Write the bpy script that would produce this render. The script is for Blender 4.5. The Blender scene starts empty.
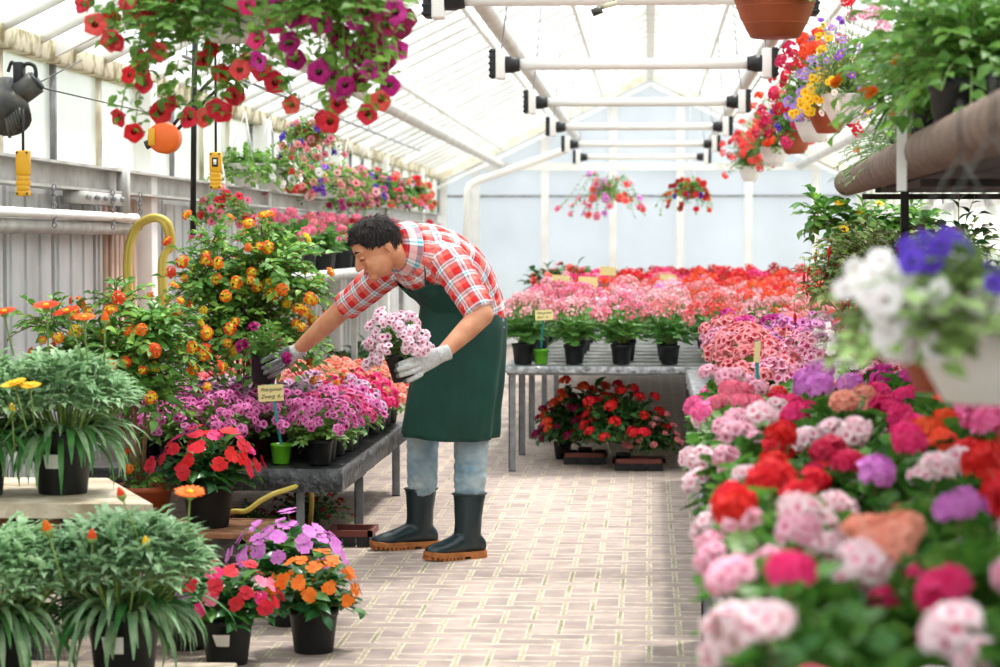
import bpy, math, random
from mathutils import Vector, Matrix, Euler, noise
SC = bpy.context.scene
C = SC.collection
PI = math.pi
R = random.Random(7)

# ---------------------------------------------------------------- camera
F_PX = 2330.0
PSI, TH = math.radians(3.68), math.radians(2.224)
CAM = Vector((0, 0, 1.3))
FW = Vector((-math.sin(PSI)*math.cos(TH), math.cos(PSI)*math.cos(TH), -math.sin(TH)))
RT = Vector((math.cos(PSI), math.sin(PSI), 0))
UP = RT.cross(FW)
def at(px, py, Y):
    d = FW + RT*((px-500)/F_PX) + UP*((333.5-py)/F_PX)
    return CAM + d*(Y/d.y)
cam = bpy.data.cameras.new('camera')
camo = bpy.data.objects.new('camera', cam); C.objects.link(camo)
cam.sensor_width = 36; cam.lens = F_PX*36/1000
m = Matrix((RT, UP, -FW)).transposed().to_4x4(); m.translation = CAM
camo.matrix_world = m
cam.dof.use_dof = True; cam.dof.focus_distance = 9.5; cam.dof.aperture_fstop = 4.5
cam.clip_end = 300
SC.camera = camo
SC.view_settings.view_transform = 'Standard'; SC.view_settings.look = 'None'
SC.view_settings.exposure = 0; SC.view_settings.gamma = 1
SC.view_settings.use_curve_mapping = False
SC.cycles.max_bounces = 8; SC.cycles.transparent_max_bounces = 12
SC.cycles.diffuse_bounces = 4; SC.cycles.glossy_bounces = 2; SC.cycles.transmission_bounces = 4
SC.cycles.use_denoising = True
SC.cycles.sample_clamp_indirect = 4
SC.cycles.caustics_reflective = False; SC.cycles.caustics_refractive = False

# ---------------------------------------------------------------- materials
def lin(c): return tuple(((v/12.92) if v <= .04045 else ((v+.055)/1.055)**2.4) for v in c)
def hx(s):
    if not isinstance(s, str): return tuple(s)
    s = s.lstrip('#'); return lin([int(s[i:i+2], 16)/255 for i in (0, 2, 4)])
_M = {}
def mat(name, col, rough=.6, metal=0, var=0, scale=20, col2=None, bump=0, bscale=60, transl=0, spec=.5, coord='Object', contrast=None, hvar=0, trcol=None):
    if name in _M: return _M[name]
    M = bpy.data.materials.new(name); M.use_nodes = True; _M[name] = M
    nt = M.node_tree; N = nt.nodes; L = nt.links; N.clear()
    out = N.new('ShaderNodeOutputMaterial'); b = N.new('ShaderNodeBsdfPrincipled')
    b.inputs['Roughness'].default_value = rough; b.inputs['Metallic'].default_value = metal
    b.inputs['Specular IOR Level'].default_value = spec
    c = hx(col)+(1,)
    b.inputs['Base Color'].default_value = c
    tc = N.new('ShaderNodeTexCoord')
    colsock = None
    if col2 or var:
        nz = N.new('ShaderNodeTexNoise'); nz.inputs['Scale'].default_value = scale; nz.inputs['Detail'].default_value = 4
        L.new(tc.outputs[coord], nz.inputs['Vector'])
        rp = N.new('ShaderNodeValToRGB')
        lo, hi = contrast or (.35, .65)
        rp.color_ramp.elements[0].position = lo; rp.color_ramp.elements[1].position = hi
        c2 = hx(col2)+(1,) if col2 else tuple(v*(1-var) for v in c[:3])+(1,)
        rp.color_ramp.elements[0].color = c; rp.color_ramp.elements[1].color = c2
        L.new(nz.outputs['Fac'], rp.inputs['Fac']); colsock = rp.outputs['Color']
    if hvar:
        oi = N.new('ShaderNodeObjectInfo'); hs = N.new('ShaderNodeHueSaturation')
        mr = N.new('ShaderNodeMapRange'); mr.inputs['To Min'].default_value = 1-hvar; mr.inputs['To Max'].default_value = 1+hvar
        L.new(oi.outputs['Random'], mr.inputs['Value']); L.new(mr.outputs['Result'], hs.inputs['Value'])
        m2 = N.new('ShaderNodeMapRange'); m2.inputs['To Min'].default_value = .5+hvar*.05; m2.inputs['To Max'].default_value = .5-hvar*.05
        L.new(oi.outputs['Random'], m2.inputs['Value']); L.new(m2.outputs['Result'], hs.inputs['Hue'])
        if colsock: L.new(colsock, hs.inputs['Color'])
        else: hs.inputs['Color'].default_value = c
        colsock = hs.outputs['Color']
    if colsock: L.new(colsock, b.inputs['Base Color'])
    if bump:
        n2 = N.new('ShaderNodeTexNoise'); n2.inputs['Scale'].default_value = bscale; n2.inputs['Detail'].default_value = 3
        L.new(tc.outputs[coord], n2.inputs['Vector'])
        bp = N.new('ShaderNodeBump'); bp.inputs['Strength'].default_value = bump; bp.inputs['Distance'].default_value = .02
        L.new(n2.outputs['Fac'], bp.inputs['Height']); L.new(bp.outputs['Normal'], b.inputs['Normal'])
    sh = b.outputs['BSDF']
    if transl:
        t = N.new('ShaderNodeBsdfTranslucent'); mx = N.new('ShaderNodeMixShader'); mx.inputs['Fac'].default_value = transl
        if trcol: t.inputs['Color'].default_value = hx(trcol)+(1,)
        elif colsock: L.new(colsock, t.inputs['Color'])
        else: t.inputs['Color'].default_value = c
        L.new(sh, mx.inputs[1]); L.new(t.outputs[0], mx.inputs[2]); sh = mx.outputs[0]
    L.new(sh, out.inputs['Surface'])
    return M
def leafmat(name, col, col2, tr=.35, rough=.45, scale=30):
    return mat(name, col, rough=rough, col2=col2, scale=scale, transl=tr, hvar=.18, spec=.4)
def petal(name, col, col2=None, tr=.3):
    return mat(name, col, rough=.55, col2=col2, scale=60, transl=tr, hvar=.07, spec=.25)

# ---------------------------------------------------------------- mesh builder
class MB:
    def __init__(s): s.v = []; s.f = []; s.m = []; s.mats = []; s.smooth = True
    def mi(s, m):
        if m not in s.mats: s.mats.append(m)
        return s.mats.index(m)
    def add(s, tpl, M, mt):
        vs, fs = tpl; o = len(s.v); k = s.mi(mt)
        s.v += [M @ v for v in vs]
        for f in fs: s.f.append(tuple(i+o for i in f)); s.m.append(k)
    def box(s, a, b, mt, bev=0):
        x0, x1 = sorted((a[0], b[0])); y0, y1 = sorted((a[1], b[1])); z0, z1 = sorted((a[2], b[2]))
        e = min(bev, (x1-x0)*.45, (y1-y0)*.45, (z1-z0)*.45)
        if e <= 0:
            vs = [Vector((x, y, z)) for z in (z0, z1) for y in (y0, y1) for x in (x0, x1)]
            fs = [(0, 2, 3, 1), (4, 5, 7, 6), (0, 1, 5, 4), (2, 6, 7, 3), (0, 4, 6, 2), (1, 3, 7, 5)]
            return s.add((vs, fs), Matrix(), mt)
        bm = __import__('bmesh').new(); import bmesh
        bmesh.ops.create_cube(bm, size=1)
        for v in bm.verts: v.co = Vector(((x0+x1)/2+v.co.x*(x1-x0), (y0+y1)/2+v.co.y*(y1-y0), (z0+z1)/2+v.co.z*(z1-z0)))
        bmesh.ops.bevel(bm, geom=bm.edges[:], offset=e, segments=2, affect='EDGES', profile=.5)
        bm.verts.index_update()
        s.add(([v.co.copy() for v in bm.verts], [tuple(v.index for v in f.verts) for f in bm.faces]), Matrix(), mt); bm.free()
    def bar(s, p, q, w, h, mt, up=Vector((0, 0, 1))):
        p, q = Vector(p), Vector(q); d = q-p; L = d.length; d.normalize()
        if abs(d.dot(up)) > .99: up = Vector((0, 1, 0))
        x = d.cross(up).normalized(); z = x.cross(d)
        vs = []
        for t in (p, q):
            for a, b in ((-1, -1), (1, -1), (1, 1), (-1, 1)): vs.append(t+x*(a*w/2)+z*(b*h/2))
        s.add((vs, [(0, 1, 2, 3), (7, 6, 5, 4), (0, 4, 5, 1), (1, 5, 6, 2), (2, 6, 7, 3), (3, 7, 4, 0)]), Matrix(), mt)
    def tube(s, pts, r, mt, n=8, cap=True):
        pts = [Vector(p) for p in pts]; rs = r if isinstance(r, (list, tuple)) else [r]*len(pts)
        o = len(s.v); k = s.mi(mt)
        d0 = (pts[1]-pts[0]).normalized(); up = Vector((0, 0, 1)) if abs(d0.z) < .9 else Vector((1, 0, 0))
        x = d0.cross(up).normalized()
        for i, p in enumerate(pts):
            d = (pts[min(i+1, len(pts)-1)]-pts[max(i-1, 0)]).normalized()
            x = (x-d*x.dot(d)).normalized(); y = d.cross(x)
            for j in range(n):
                a = 2*PI*j/n; s.v.append(p+x*(math.cos(a)*rs[i])+y*(math.sin(a)*rs[i]))
        for i in range(len(pts)-1):
            for j in range(n):
                a, b = o+i*n+j, o+i*n+(j+1) % n
                s.f.append((a, b, b+n, a+n)); s.m.append(k)
        if cap:
            s.f.append(tuple(o+j for j in range(n))[::-1]); s.m.append(k)
            e = o+(len(pts)-1)*n; s.f.append(tuple(e+j for j in range(n))); s.m.append(k)
    def lathe(s, prof, mt, n=24, M=None, sx=1, sy=1):
        M = M or Matrix(); o = len(s.v); k = s.mi(mt)
        for r, z in prof:
            for j in range(n):
                a = 2*PI*j/n; s.v.append(M @ Vector((math.cos(a)*r*sx, math.sin(a)*r*sy, z)))
        for i in range(len(prof)-1):
            for j in range(n):
                a, b = o+i*n+j, o+i*n+(j+1) % n
                s.f.append((a, b, b+n, a+n)); s.m.append(k)
        if prof[0][0] > 1e-4: s.f.append(tuple(o+j for j in range(n))[::-1]); s.m.append(k)
        if prof[-1][0] > 1e-4:
            e = o+(len(prof)-1)*n; s.f.append(tuple(e+j for j in range(n))); s.m.append(k)
    def ell(s, c, r, mt, n=12, rot=None):
        M = Matrix.Translation(Vector(c)) @ (rot.to_4x4() if rot else Matrix())
        if not isinstance(r, (tuple, list)): r = (r, r, r)
        M = M @ Matrix.Diagonal((r[0], r[1], r[2], 1))
        k = max(4, n//2)
        s.lathe([(max(1e-5, math.sin(PI*i/k)), -math.cos(PI*i/k)) for i in range(k+1)], mt, n, M)
    def mesh(s, name, smooth=None):
        me = bpy.data.meshes.new(name); me.from_pydata([tuple(v) for v in s.v], [], s.f)
        for mm in s.mats: me.materials.append(mm)
        me.polygons.foreach_set('material_index', s.m)
        me.polygons.foreach_set('use_smooth', [s.smooth if smooth is None else smooth]*len(s.f))
        me.update(); return me
    def build(s, name, parent=None, loc=None, smooth=None):
        return put(name, s.mesh(name, smooth), parent, loc)
def put(name, me, parent=None, loc=None, rot=None, scale=None):
    o = bpy.data.objects.new(name, me); C.objects.link(o)
    if parent: o.parent = parent
    if loc is not None: o.location = loc
    if rot is not None:
        if isinstance(rot, Matrix): o.rotation_euler = rot.to_euler()
        else: o.rotation_euler = rot
    if scale is not None: o.scale = (scale,)*3 if isinstance(scale, (int, float)) else scale
    return o
def tag(o, label, cat, group=None, kind=None):
    o['label'] = label; o['category'] = cat
    if group: o['group'] = group
    if kind: o['kind'] = kind
    return o
def empty(name, loc, label, cat, group=None, rz=0):
    o = bpy.data.objects.new(name, None); C.objects.link(o); o.location = loc; o.rotation_euler = (0, 0, rz)
    o.empty_display_size = .05
    return tag(o, label, cat, group)
def struct(o): o['kind'] = 'structure'; return o
def onb(n, spin=0):
    n = Vector(n).normalized(); u = Vector((0, 0, 1)) if abs(n.z) < .95 else Vector((1, 0, 0))
    x = u.cross(n).normalized(); y = n.cross(x)
    return Matrix((x, y, n)).transposed() @ Matrix.Rotation(spin, 3, 'Z')
def TRS(p, rot3, s=1): return Matrix.Translation(Vector(p)) @ rot3.to_4x4() @ Matrix.Diagonal((s, s, s, 1)) if not isinstance(s, tuple) else Matrix.Translation(Vector(p)) @ rot3.to_4x4() @ Matrix.Diagonal((s[0], s[1], s[2], 1))
ORD = ['first', 'second', 'third', 'fourth', 'fifth', 'sixth', 'seventh', 'eighth', 'ninth', 'tenth', 'eleventh', 'twelfth', 'thirteenth', 'fourteenth', 'fifteenth', 'sixteenth', 'seventeenth', 'eighteenth', 'nineteenth', 'twentieth']
# ---------------------------------------------------------------- world and sun
W = bpy.data.worlds.new('sky'); SC.world = W; W.use_nodes = True
bg = W.node_tree.nodes['Background']; bg.inputs[0].default_value = (.86, .93, 1, 1); bg.inputs[1].default_value = 2.4
sun = bpy.data.lights.new('sun', 'SUN'); sun.energy = 8; sun.angle = math.radians(7); sun.color = (1, .97, .92)
so = bpy.data.objects.new('sun', sun); C.objects.link(so)
so.rotation_euler = Vector((.28, .36, 1.0)).to_track_quat('Z', 'Y').to_euler()

def glassmat(name, tcol, trans, scol, transl=.6):
    M = bpy.data.materials.new(name); M.use_nodes = True; nt = M.node_tree; N = nt.nodes; L = nt.links; N.clear()
    out = N.new('ShaderNodeOutputMaterial'); t = N.new('ShaderNodeBsdfTransparent'); t.inputs[0].default_value = hx(tcol)+(1,)
    d = N.new('ShaderNodeBsdfDiffuse'); tl = N.new('ShaderNodeBsdfTranslucent')
    tc = N.new('ShaderNodeTexCoord'); nz = N.new('ShaderNodeTexNoise'); nz.inputs['Scale'].default_value = 1.3; nz.inputs['Detail'].default_value = 4
    L.new(tc.outputs['Object'], nz.inputs['Vector']); rp = N.new('ShaderNodeValToRGB')
    rp.color_ramp.elements[0].position = .3; rp.color_ramp.elements[1].position = .7
    rp.color_ramp.elements[0].color = hx(scol)+(1,); rp.color_ramp.elements[1].color = tuple(v*.86 for v in hx(scol))+(1,)
    L.new(nz.outputs['Fac'], rp.inputs['Fac'])
    L.new(rp.outputs[0], d.inputs[0]); L.new(rp.outputs[0], tl.inputs[0])
    m1 = N.new('ShaderNodeMixShader'); m1.inputs[0].default_value = transl; L.new(d.outputs[0], m1.inputs[1]); L.new(tl.outputs[0], m1.inputs[2])
    m2 = N.new('ShaderNodeMixShader'); m2.inputs[0].default_value = trans; L.new(m1.outputs[0], m2.inputs[1]); L.new(t.outputs[0], m2.inputs[2])
    L.new(m2.outputs[0], out.inputs[0]); return M
G_ROOF = glassmat('roof_glass', '#ffffff', .62, '#f4f4ef')
G_GABLE = glassmat('gable_glass', '#c6cbd6', .06, '#bcbfc8', .40)
G_SIDE = glassmat('side_glass', '#fffefb', .3, '#e8e7e4', .7)
WHITE = mat('white_painted_steel', '#f3f2ef', rough=.5, col2='#e2dfd6', scale=4, contrast=(.45, .75))
CREAM = mat('cream_rafter', '#e4ddc8', rough=.6, col2='#a98f66', scale=6, contrast=(.5, .8))
GREY = mat('grey_steel', '#9b9da0', rough=.45, metal=.3, var=.35, scale=12)
DARK = mat('dark_slot', '#474b4c', rough=.7)
MOSSY = mat('mossy_gutter', '#cfc7ae', rough=.8, col2='#8a7f55', scale=9, contrast=(.45, .62))
BLACK = mat('black_plastic', '#171a1b', rough=.5, var=.4, scale=30)
PINKB = mat('pinkish_board', '#c9aa9a', rough=.7, col2='#bb9c8b', scale=5)
LAMPW = mat('lamp_tube_white', '#f1efe9', rough=.3)

HW, EZ, RZ, GY, Y0 = 2.73, 2.2, 3.52, 30.0, -1.5
# floor: paving
def floor_material():
    M = bpy.data.materials.new('paving'); M.use_nodes = True; nt = M.node_tree; N = nt.nodes; L = nt.links
    b = N['Principled BSDF']; b.inputs['Roughness'].default_value = .75; b.inputs['Specular IOR Level'].default_value = .3
    g = N.new('ShaderNodeNewGeometry'); sp = N.new('ShaderNodeSeparateXYZ'); L.new(g.outputs['Position'], sp.inputs[0])
    def mth(op, a, b_=None, c=None):
        n = N.new('ShaderNodeMath'); n.operation = op
        for i, v in enumerate((a, b_, c)):
            if v is None: continue
            if isinstance(v, (int, float)): n.inputs[i].default_value = v
            else: L.new(v, n.inputs[i])
        return n.outputs[0]
    U = .1
    x = mth('DIVIDE', sp.outputs[0], U); y = mth('DIVIDE', sp.outputs[1], U)
    i = mth('FLOOR', x); j = mth('FLOOR', y); fx = mth('SUBTRACT', x, i); fy = mth('SUBTRACT', y, j)
    k = mth('SUBTRACT', i, j); k = mth('ADD', k, 4000); k = mth('MODULO', k, 4); k = mth('ROUND', k)
    def isk(n): return mth('COMPARE', k, n, .1)
    def edge(f, w): return mth('LESS_THAN', f, w)
    def notk(n): return mth('SUBTRACT', 1, isk(n))
    def joint(w):
        l = mth('MULTIPLY', edge(fx, w), notk(1)); r = mth('MULTIPLY', edge(mth('SUBTRACT', 1, fx), w), notk(0))
        d = mth('MULTIPLY', edge(fy, w), notk(2)); u = mth('MULTIPLY', edge(mth('SUBTRACT', 1, fy), w), notk(3))
        return mth('MAXIMUM', l, r), mth('MAXIMUM', d, u)
    jv, _a = joint(.055); cv, ch = joint(.12); _b, jh = joint(.025)
    def nz(s, d=4):
        n = N.new('ShaderNodeTexNoise'); n.inputs['Scale'].default_value = s; n.inputs['Detail'].default_value = d
        L.new(g.outputs['Position'], n.inputs['Vector']); return n.outputs['Fac']
    def ramp(f, stops):
        r = N.new('ShaderNodeValToRGB'); e = r.color_ramp.elements
        e[0].position, e[0].color = stops[0][0], hx(stops[0][1])+(1,)
        e[1].position, e[1].color = stops[1][0], hx(stops[1][1])+(1,)
        for p, c in stops[2:]: q = e.new(p); q.color = hx(c)+(1,)
        L.new(f, r.inputs[0]); return r.outputs[0]
    brick = ramp(nz(7, 6), [(.3, '#9c8c86'), (.7, '#bda99f')])
    # per brick tint
    wn = N.new('ShaderNodeTexWhiteNoise'); cmb = N.new('ShaderNodeCombineXYZ')
    bi = mth('SUBTRACT', i, isk(1)); bj = mth('SUBTRACT', j, isk(2))
    L.new(bi, cmb.inputs[0]); L.new(bj, cmb.inputs[1]); L.new(cmb.outputs[0], wn.inputs['Vector'])
    hs = N.new('ShaderNodeHueSaturation'); L.new(brick, hs.inputs['Color'])
    L.new(mth('MULTIPLY_ADD', wn.outputs['Value'], .2, .9), hs.inputs['Value'])
    def mix(f, a, c):
        n = N.new('ShaderNodeMix'); n.data_type = 'RGBA'; L.new(f, n.inputs['Factor']); L.new(a, n.inputs['A']); L.new(c, n.inputs['B']); return n.outputs['Result']
    sand = ramp(nz(2.2, 5), [(.36, '#6a6f38'), (.5, '#b9ab90')])
    sandw = ramp(nz(60, 3), [(.4, '#8d8462'), (.6, '#d8cfbc')])
    n_ = N.new('ShaderNodeMix'); n_.data_type = 'RGBA'; n_.inputs['Factor'].default_value = .45; L.new(sand, n_.inputs['A']); L.new(sandw, n_.inputs['B'])
    chamf = ramp(nz(25, 3), [(.35, '#b3a191'), (.65, '#ddd0be')])
    base = mix(mth('MAXIMUM', cv, ch), hs.outputs['Color'], chamf)
    base = mix(mth('MAXIMUM', jv, jh), base, n_.outputs['Result'])
    L.new(base, b.inputs['Base Color'])
    bp = N.new('ShaderNodeBump'); bp.inputs['Strength'].default_value = .5; bp.inputs['Distance'].default_value = .01
    L.new(mth('SUBTRACT', mth('MULTIPLY', nz(60), .3), mth('MAXIMUM', jv, jh)), bp.inputs['Height']); L.new(bp.outputs[0], b.inputs['Normal'])
    return M
fl = MB(); fl.box((-HW-.1, Y0, -.1), (HW+.1, GY+.1, 0), floor_material()); struct(fl.build('floor'))
gr = MB(); gr.box((-60, -40, -.3), (60, 120, -.12), mat('outside_ground', '#b9c2a8', rough=.9, col2='#8fa07a', scale=.4))
struct(gr.build('ground_outside'))

# roof
n = math.sqrt(HW**2+(RZ-EZ)**2)
for sgn, nm in ((-1, 'left'), (1, 'right')):
    r = MB(); r.smooth = False
    for (a, b_) in (((0, RZ), (HW*1.02, EZ-.01)),):
        o = .012
        vs = [Vector((sgn*a[0], Y0, a[1])), Vector((sgn*b_[0], Y0, b_[1])), Vector((sgn*b_[0], GY, b_[1])), Vector((sgn*a[0], GY, a[1]))]
        r.add((vs, [(0, 1, 2, 3)]), Matrix(), G_ROOF)
    g_ = struct(r.build('ceiling_'+nm))
    b_ = MB()
    y = Y0+.2
    while y < GY:
        b_.bar((0, y, RZ-.03), (sgn*HW, y, EZ-.03), .035, .05, WHITE); y += .6
    struct(b_.build('trim_%s' % ('5' if sgn < 0 else '6')))
    p = MB()
    for t in (.22, .45, .7):
        x, z = HW*t, RZ+(EZ-RZ)*t
        p.bar((sgn*x, Y0, z-.075), (sgn*x, GY, z-.075), .03, .05, WHITE)
    struct(p.build('trim_%s' % ('7' if sgn < 0 else '8')))
rb = MB(); rb.box((-.04, Y0, RZ-.14), (.04, GY, RZ-.01), WHITE)
struct(rb.build('trim_9'))
# truss rafters every 3.67 m in line with the lamps: heavier
LY = [9.95+3.67*i for i in range(6)]
tr = MB()
for y in [LY[0]-3.67]+LY:
    for sgn in (-1, 1):
        tr.bar((0, y+.4, RZ-.07), (sgn*HW, y+.4, EZ-.07), .045, .05, WHITE)
struct(tr.build('trim_10', smooth=False))

# side walls
for sgn, nm in ((-1, 'left'), (1, 'right')):
    w = MB(); x = sgn*HW
    w.box((x-.008, Y0, 1.66), (x+.008, GY, EZ-.05), G_SIDE); struct(w.build('window_%d' % (1 if sgn < 0 else 2)))
    w = MB()
    w.box((x-.03, Y0, EZ-.09), (x+.09 if sgn > 0 else x+.07, GY, EZ+.01), MOSSY, .01)
    struct(w.build('trim_%d' % (1 if sgn < 0 else 2)))
    w = MB(); y = 9.6
    while y < GY:
        w.box((x-.02, y-.02, 1.66), (x+.03, y+.02, EZ-.09), GREY if int(y*3) % 2 else CREAM); y += .88
    struct(w.build('trim_%d' % (3 if sgn < 0 else 4)))
    # lower wall: panels with dark slits
    w = MB(); PAN = mat('ribbed_panel', '#dcdcdc', rough=.6, col2='#c6c7c6', scale=3); 
    if sgn > 0:
        w.box((x-.008, Y0, 0), (x+.008, GY, 1.66), G_SIDE); struct(w.build('window_4'))
        w = MB()
        for k in range(16): w.box((x-.03, Y0+.5+k*2, 0), (x+.03, Y0+.56+k*2, 2.1), WHITE)
        w.box((x-.03, Y0, 0), (x+.03, GY, .3), WHITE); w.box((x-.03, Y0, 1.6), (x+.03, GY, 1.66), WHITE)
        struct(w.build('wall_right', smooth=False)); continue
    w.box((x+sgn*.05, Y0, 0), (x+sgn*.09, GY, 1.62), DARK)
    y = Y0; q = 0
    while y < GY-.1:
        if sgn < 0 and 11.5 < y < 12.1: y += .8; q += 1; continue
        w.box((x+sgn*.0, y+.06, .02), (x+sgn*.05, min(y+.8, GY), 1.6), PAN)
        for t in range(3): w.box((x-sgn*.012, y+.1+t*.24, .03), (x, y+.23+t*.24, 1.52), PAN)
        y += .8; q += 1
    struct(w.build('wall_'+nm, smooth=False))
w = MB(); w.box((-HW-.02, 11.45, .02), (-HW+.03, 12.15, 1.53), PINKB, .01)
for t in range(6): w.box((-HW+.03, 11.5+t*.105, .03), (-HW+.045, 11.56+t*.105, 1.52), PINKB)
tag(w.build('wall_board'), 'pinkish ribbed board filling one bay of the left wall below the steel beam', 'board')
# back end behind the camera
w = MB(); w.box((-HW, Y0-.02, 0), (HW, Y0, EZ), PAN); struct(w.build('wall_back'))

# steel beam and column on the left wall
STEEL = mat('galvanised_beam', '#c7c6c2', rough=.5, col2='#a9a8a3', scale=8)
b = empty('steel_beam', (-HW+.1, 9, 1.54), 'pale grey steel wall beam running along the left wall under the glass', 'beam')
mb = MB(); mb.box((-.06, -9, .01), (-.02, 20, .11), STEEL); mb.box((-.06, -9, 0), (.06, 20, .012), STEEL); mb.box((-.06, -9, .108), (.06, 20, .12), STEEL)
mb.build('beam_body', b, smooth=False)
mb = MB(); mb.box((.03, 2.25, -.09), (.08, 2.33, .13), STEEL); mb.box((-.02, 1.4, -.06), (.06, 2.3, -.002), STEEL)
for k in range(5): mb.ell((.075, 1.5+k*.17, -.03), .014, GREY, 8)
mb.build('bracket', b)
CX = -2.685
c0 = MB(); c0.box((CX-.06, 12.18, 0), (CX+.06, 12.32, EZ-.05), WHITE, .006); struct(c0.build('trim_11'))
for k, y in enumerate((16, 19.7, 23.3, 27)):
    c0 = MB(); c0.box((CX-.065, y-.06, 0), (CX+.065, y+.06, EZ-.05), WHITE, .006); struct(c0.build('trim_%d' % (12+k)))
# heating pipes on the left wall
for z, r_, nm, lb in ((1.425, .022, 'thin', 'thin white heating pipe, upper of the two along the left wall'), (1.375, .036, 'thick', 'thick grey white heating pipe, lower of the two along the left wall')):
    p = MB(); p.tube([(-2.57 if r_ < .03 else -2.62, 5, z), (-2.57 if r_ < .03 else -2.62, 11.55, z)], r_, WHITE if r_ < .03 else STEEL, 12)
    tag(p.build('heating_pipe'), lb, 'pipe')
for k, px in enumerate((43, 75, 92)):
    p = MB(); y = (9.9, 11.0, 11.6)[k]
    for t in range(9):
        M_ = TRS((-2.56, y, 1.54-.02*t), Matrix.Rotation(PI/2*(t % 2), 3, 'Z') @ Matrix.Rotation(PI/2, 3, 'X'), 1)
        ring = [M_ @ Vector((math.cos(a)*.009, math.sin(a)*.015, 0)) for a in [i*PI/4 for i in range(9)]]
        p.tube(ring, .003, GREY, 5, cap=False)
    tag(p.build('chain'), ('short steel chain holding the heating pipes at the far left', 'short steel chain left of the beam bracket, holding the pipes', 'short steel chain under the beam bracket, holding the pipes')[k], 'chain', 'chains on the heating pipes')
# large overhead pipes
def bigpipe(x, z, r_, lb, y0=2, y1=GY-.1):
    p = MB(); p.tube([(x, y0, z), (x, y1, z)], r_, STEELW, 14); tag(p.build('overhead_pipe'), lb, 'pipe', 'overhead pipes along the greenhouse')
STEELW = mat('pale_pipe', '#d9d6d0', rough=.4, col2='#c4c0b8', scale=5)
bigpipe(-1.9, 2.29, .05, 'long pale pipe under the left roof slope, low near the eaves')
bigpipe(1.9, 2.29, .05, 'long pale pipe under the right roof slope, low near the eaves')
bigpipe(-.93, 2.62, .05, 'long pale pipe high under the roof, left of the lamps')
bigpipe(.78, 2.62, .05, 'long pale pipe high under the roof, right of the lamps')
# gable wall
w = MB(); w.smooth = False
vs = [Vector((-HW, GY, 0)), Vector((HW, GY, 0)), Vector((HW, GY, EZ)), Vector((0, GY, RZ)), Vector((-HW, GY, EZ))]
w.add((vs, [(0, 1, 2, 3, 4)]), Matrix(), G_GABLE); struct(w.build('window_3'))
w = MB(); yg = GY-.03
gp = [at(x, 300, GY).x for x in (476, 545, 613, 680, 748, 815)]
for i, x in enumerate(gp):
    top = RZ-abs(x)/HW*(RZ-EZ)
    w.box((x-.05, yg-.05, 0), (x+.05, yg, top), WHITE)
w.box((-HW, yg-.06, 2.23), (HW, yg, 2.33), WHITE)
w.box((-HW, yg-.03, 1.885), (HW, yg-.0, 1.915), GREY)
w.box((-HW, yg-.03, .0), (HW, yg-.0, .25), WHITE)
struct(w.build('trim_16', smooth=False))
w = MB()
for sgn in (-1, 1):
    w.bar((0, yg-.1, RZ-.08), (sgn*HW, yg-.1, EZ-.08), .1, .1, CREAM)
    w.bar((0, yg-.2, RZ-.2), (sgn*HW, yg-.2, EZ-.2), .05, .04, WHITE)
    w.box((sgn*HW-.12 if sgn > 0 else -HW, yg-.1, 0), (sgn*HW if sgn > 0 else -HW+.12, yg, EZ), WHITE)
struct(w.build('trim_17', smooth=False))
# bent white pipe at the gable
p = MB(); a = at(467, 300, 29); 
pts = [(a.x, 29, 0), (a.x, 29, at(467, 192, 29).z)]
q1 = at(470, 185, 29); q2 = at(478, 181, 29); q3 = at(566, 150, 28.5)
p.tube([pts[0], pts[1], q1, q2, q3], .045, LAMPW, 12); tag(p.build('bent_pipe'), 'white pipe rising at the far gable wall and bending towards the lamps', 'pipe')

# ---------------------------------------------------------------- grow lamps
def grow_lamp(i, y):
    z = 2.34; cx = -.13 + (.03 if i else 0)
    nm = ['nearest grow lamp tube, cut by the top edge of the photo', 'second grow lamp tube from the camera, the widest fully seen', 'third grow lamp tube from the camera hanging across the aisle', 'fourth grow lamp tube from the camera hanging across the aisle', 'fifth grow lamp tube from the camera, level with the bent pipe', 'farthest grow lamp tube, above the two small hanging baskets'][i]
    t = empty('grow_lamp', (cx, y, z), 'white '+nm, 'lamp', 'grow lamps hung across the aisle')
    m_ = MB(); m_.tube([(-.69, 0, 0), (.69, 0, 0)], .032, LAMPW, 16); m_.build('lamp_tube', t)
    for s in (-1, 1):
        m_ = MB(); m_.tube([(s*.66, 0, 0), (s*.69, 0, 0), (s*.7, 0, 0), (s*.75, 0, 0)], [.04, .045, .05, .05], BLACK, 14); m_.build('collar', t)
        m_ = MB(); m_.box((s*.745, -.06, -.085), (s*.8, .06, .085), LAMPW, .008); h = m_.build('end_housing', t)
        m_ = MB(); m_.box((s*.8, -.06, -.08), (s*.835, .06, .09), BLACK, .008)
        for k in range(5): m_.box((s*.8, -.062, -.07+k*.035), (s*.84, .062, -.06+k*.035), BLACK)
        m_.build('cooling_fin', h)
        m_ = MB(); m_.tube([(s*.77, 0, .085), (s*.74, 0, .3), (s*.7, 0, .8)], .005, GREY, 5); m_.build('hanging_wire', t)
for i, y in enumerate(LY): grow_lamp(i, y)
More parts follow.
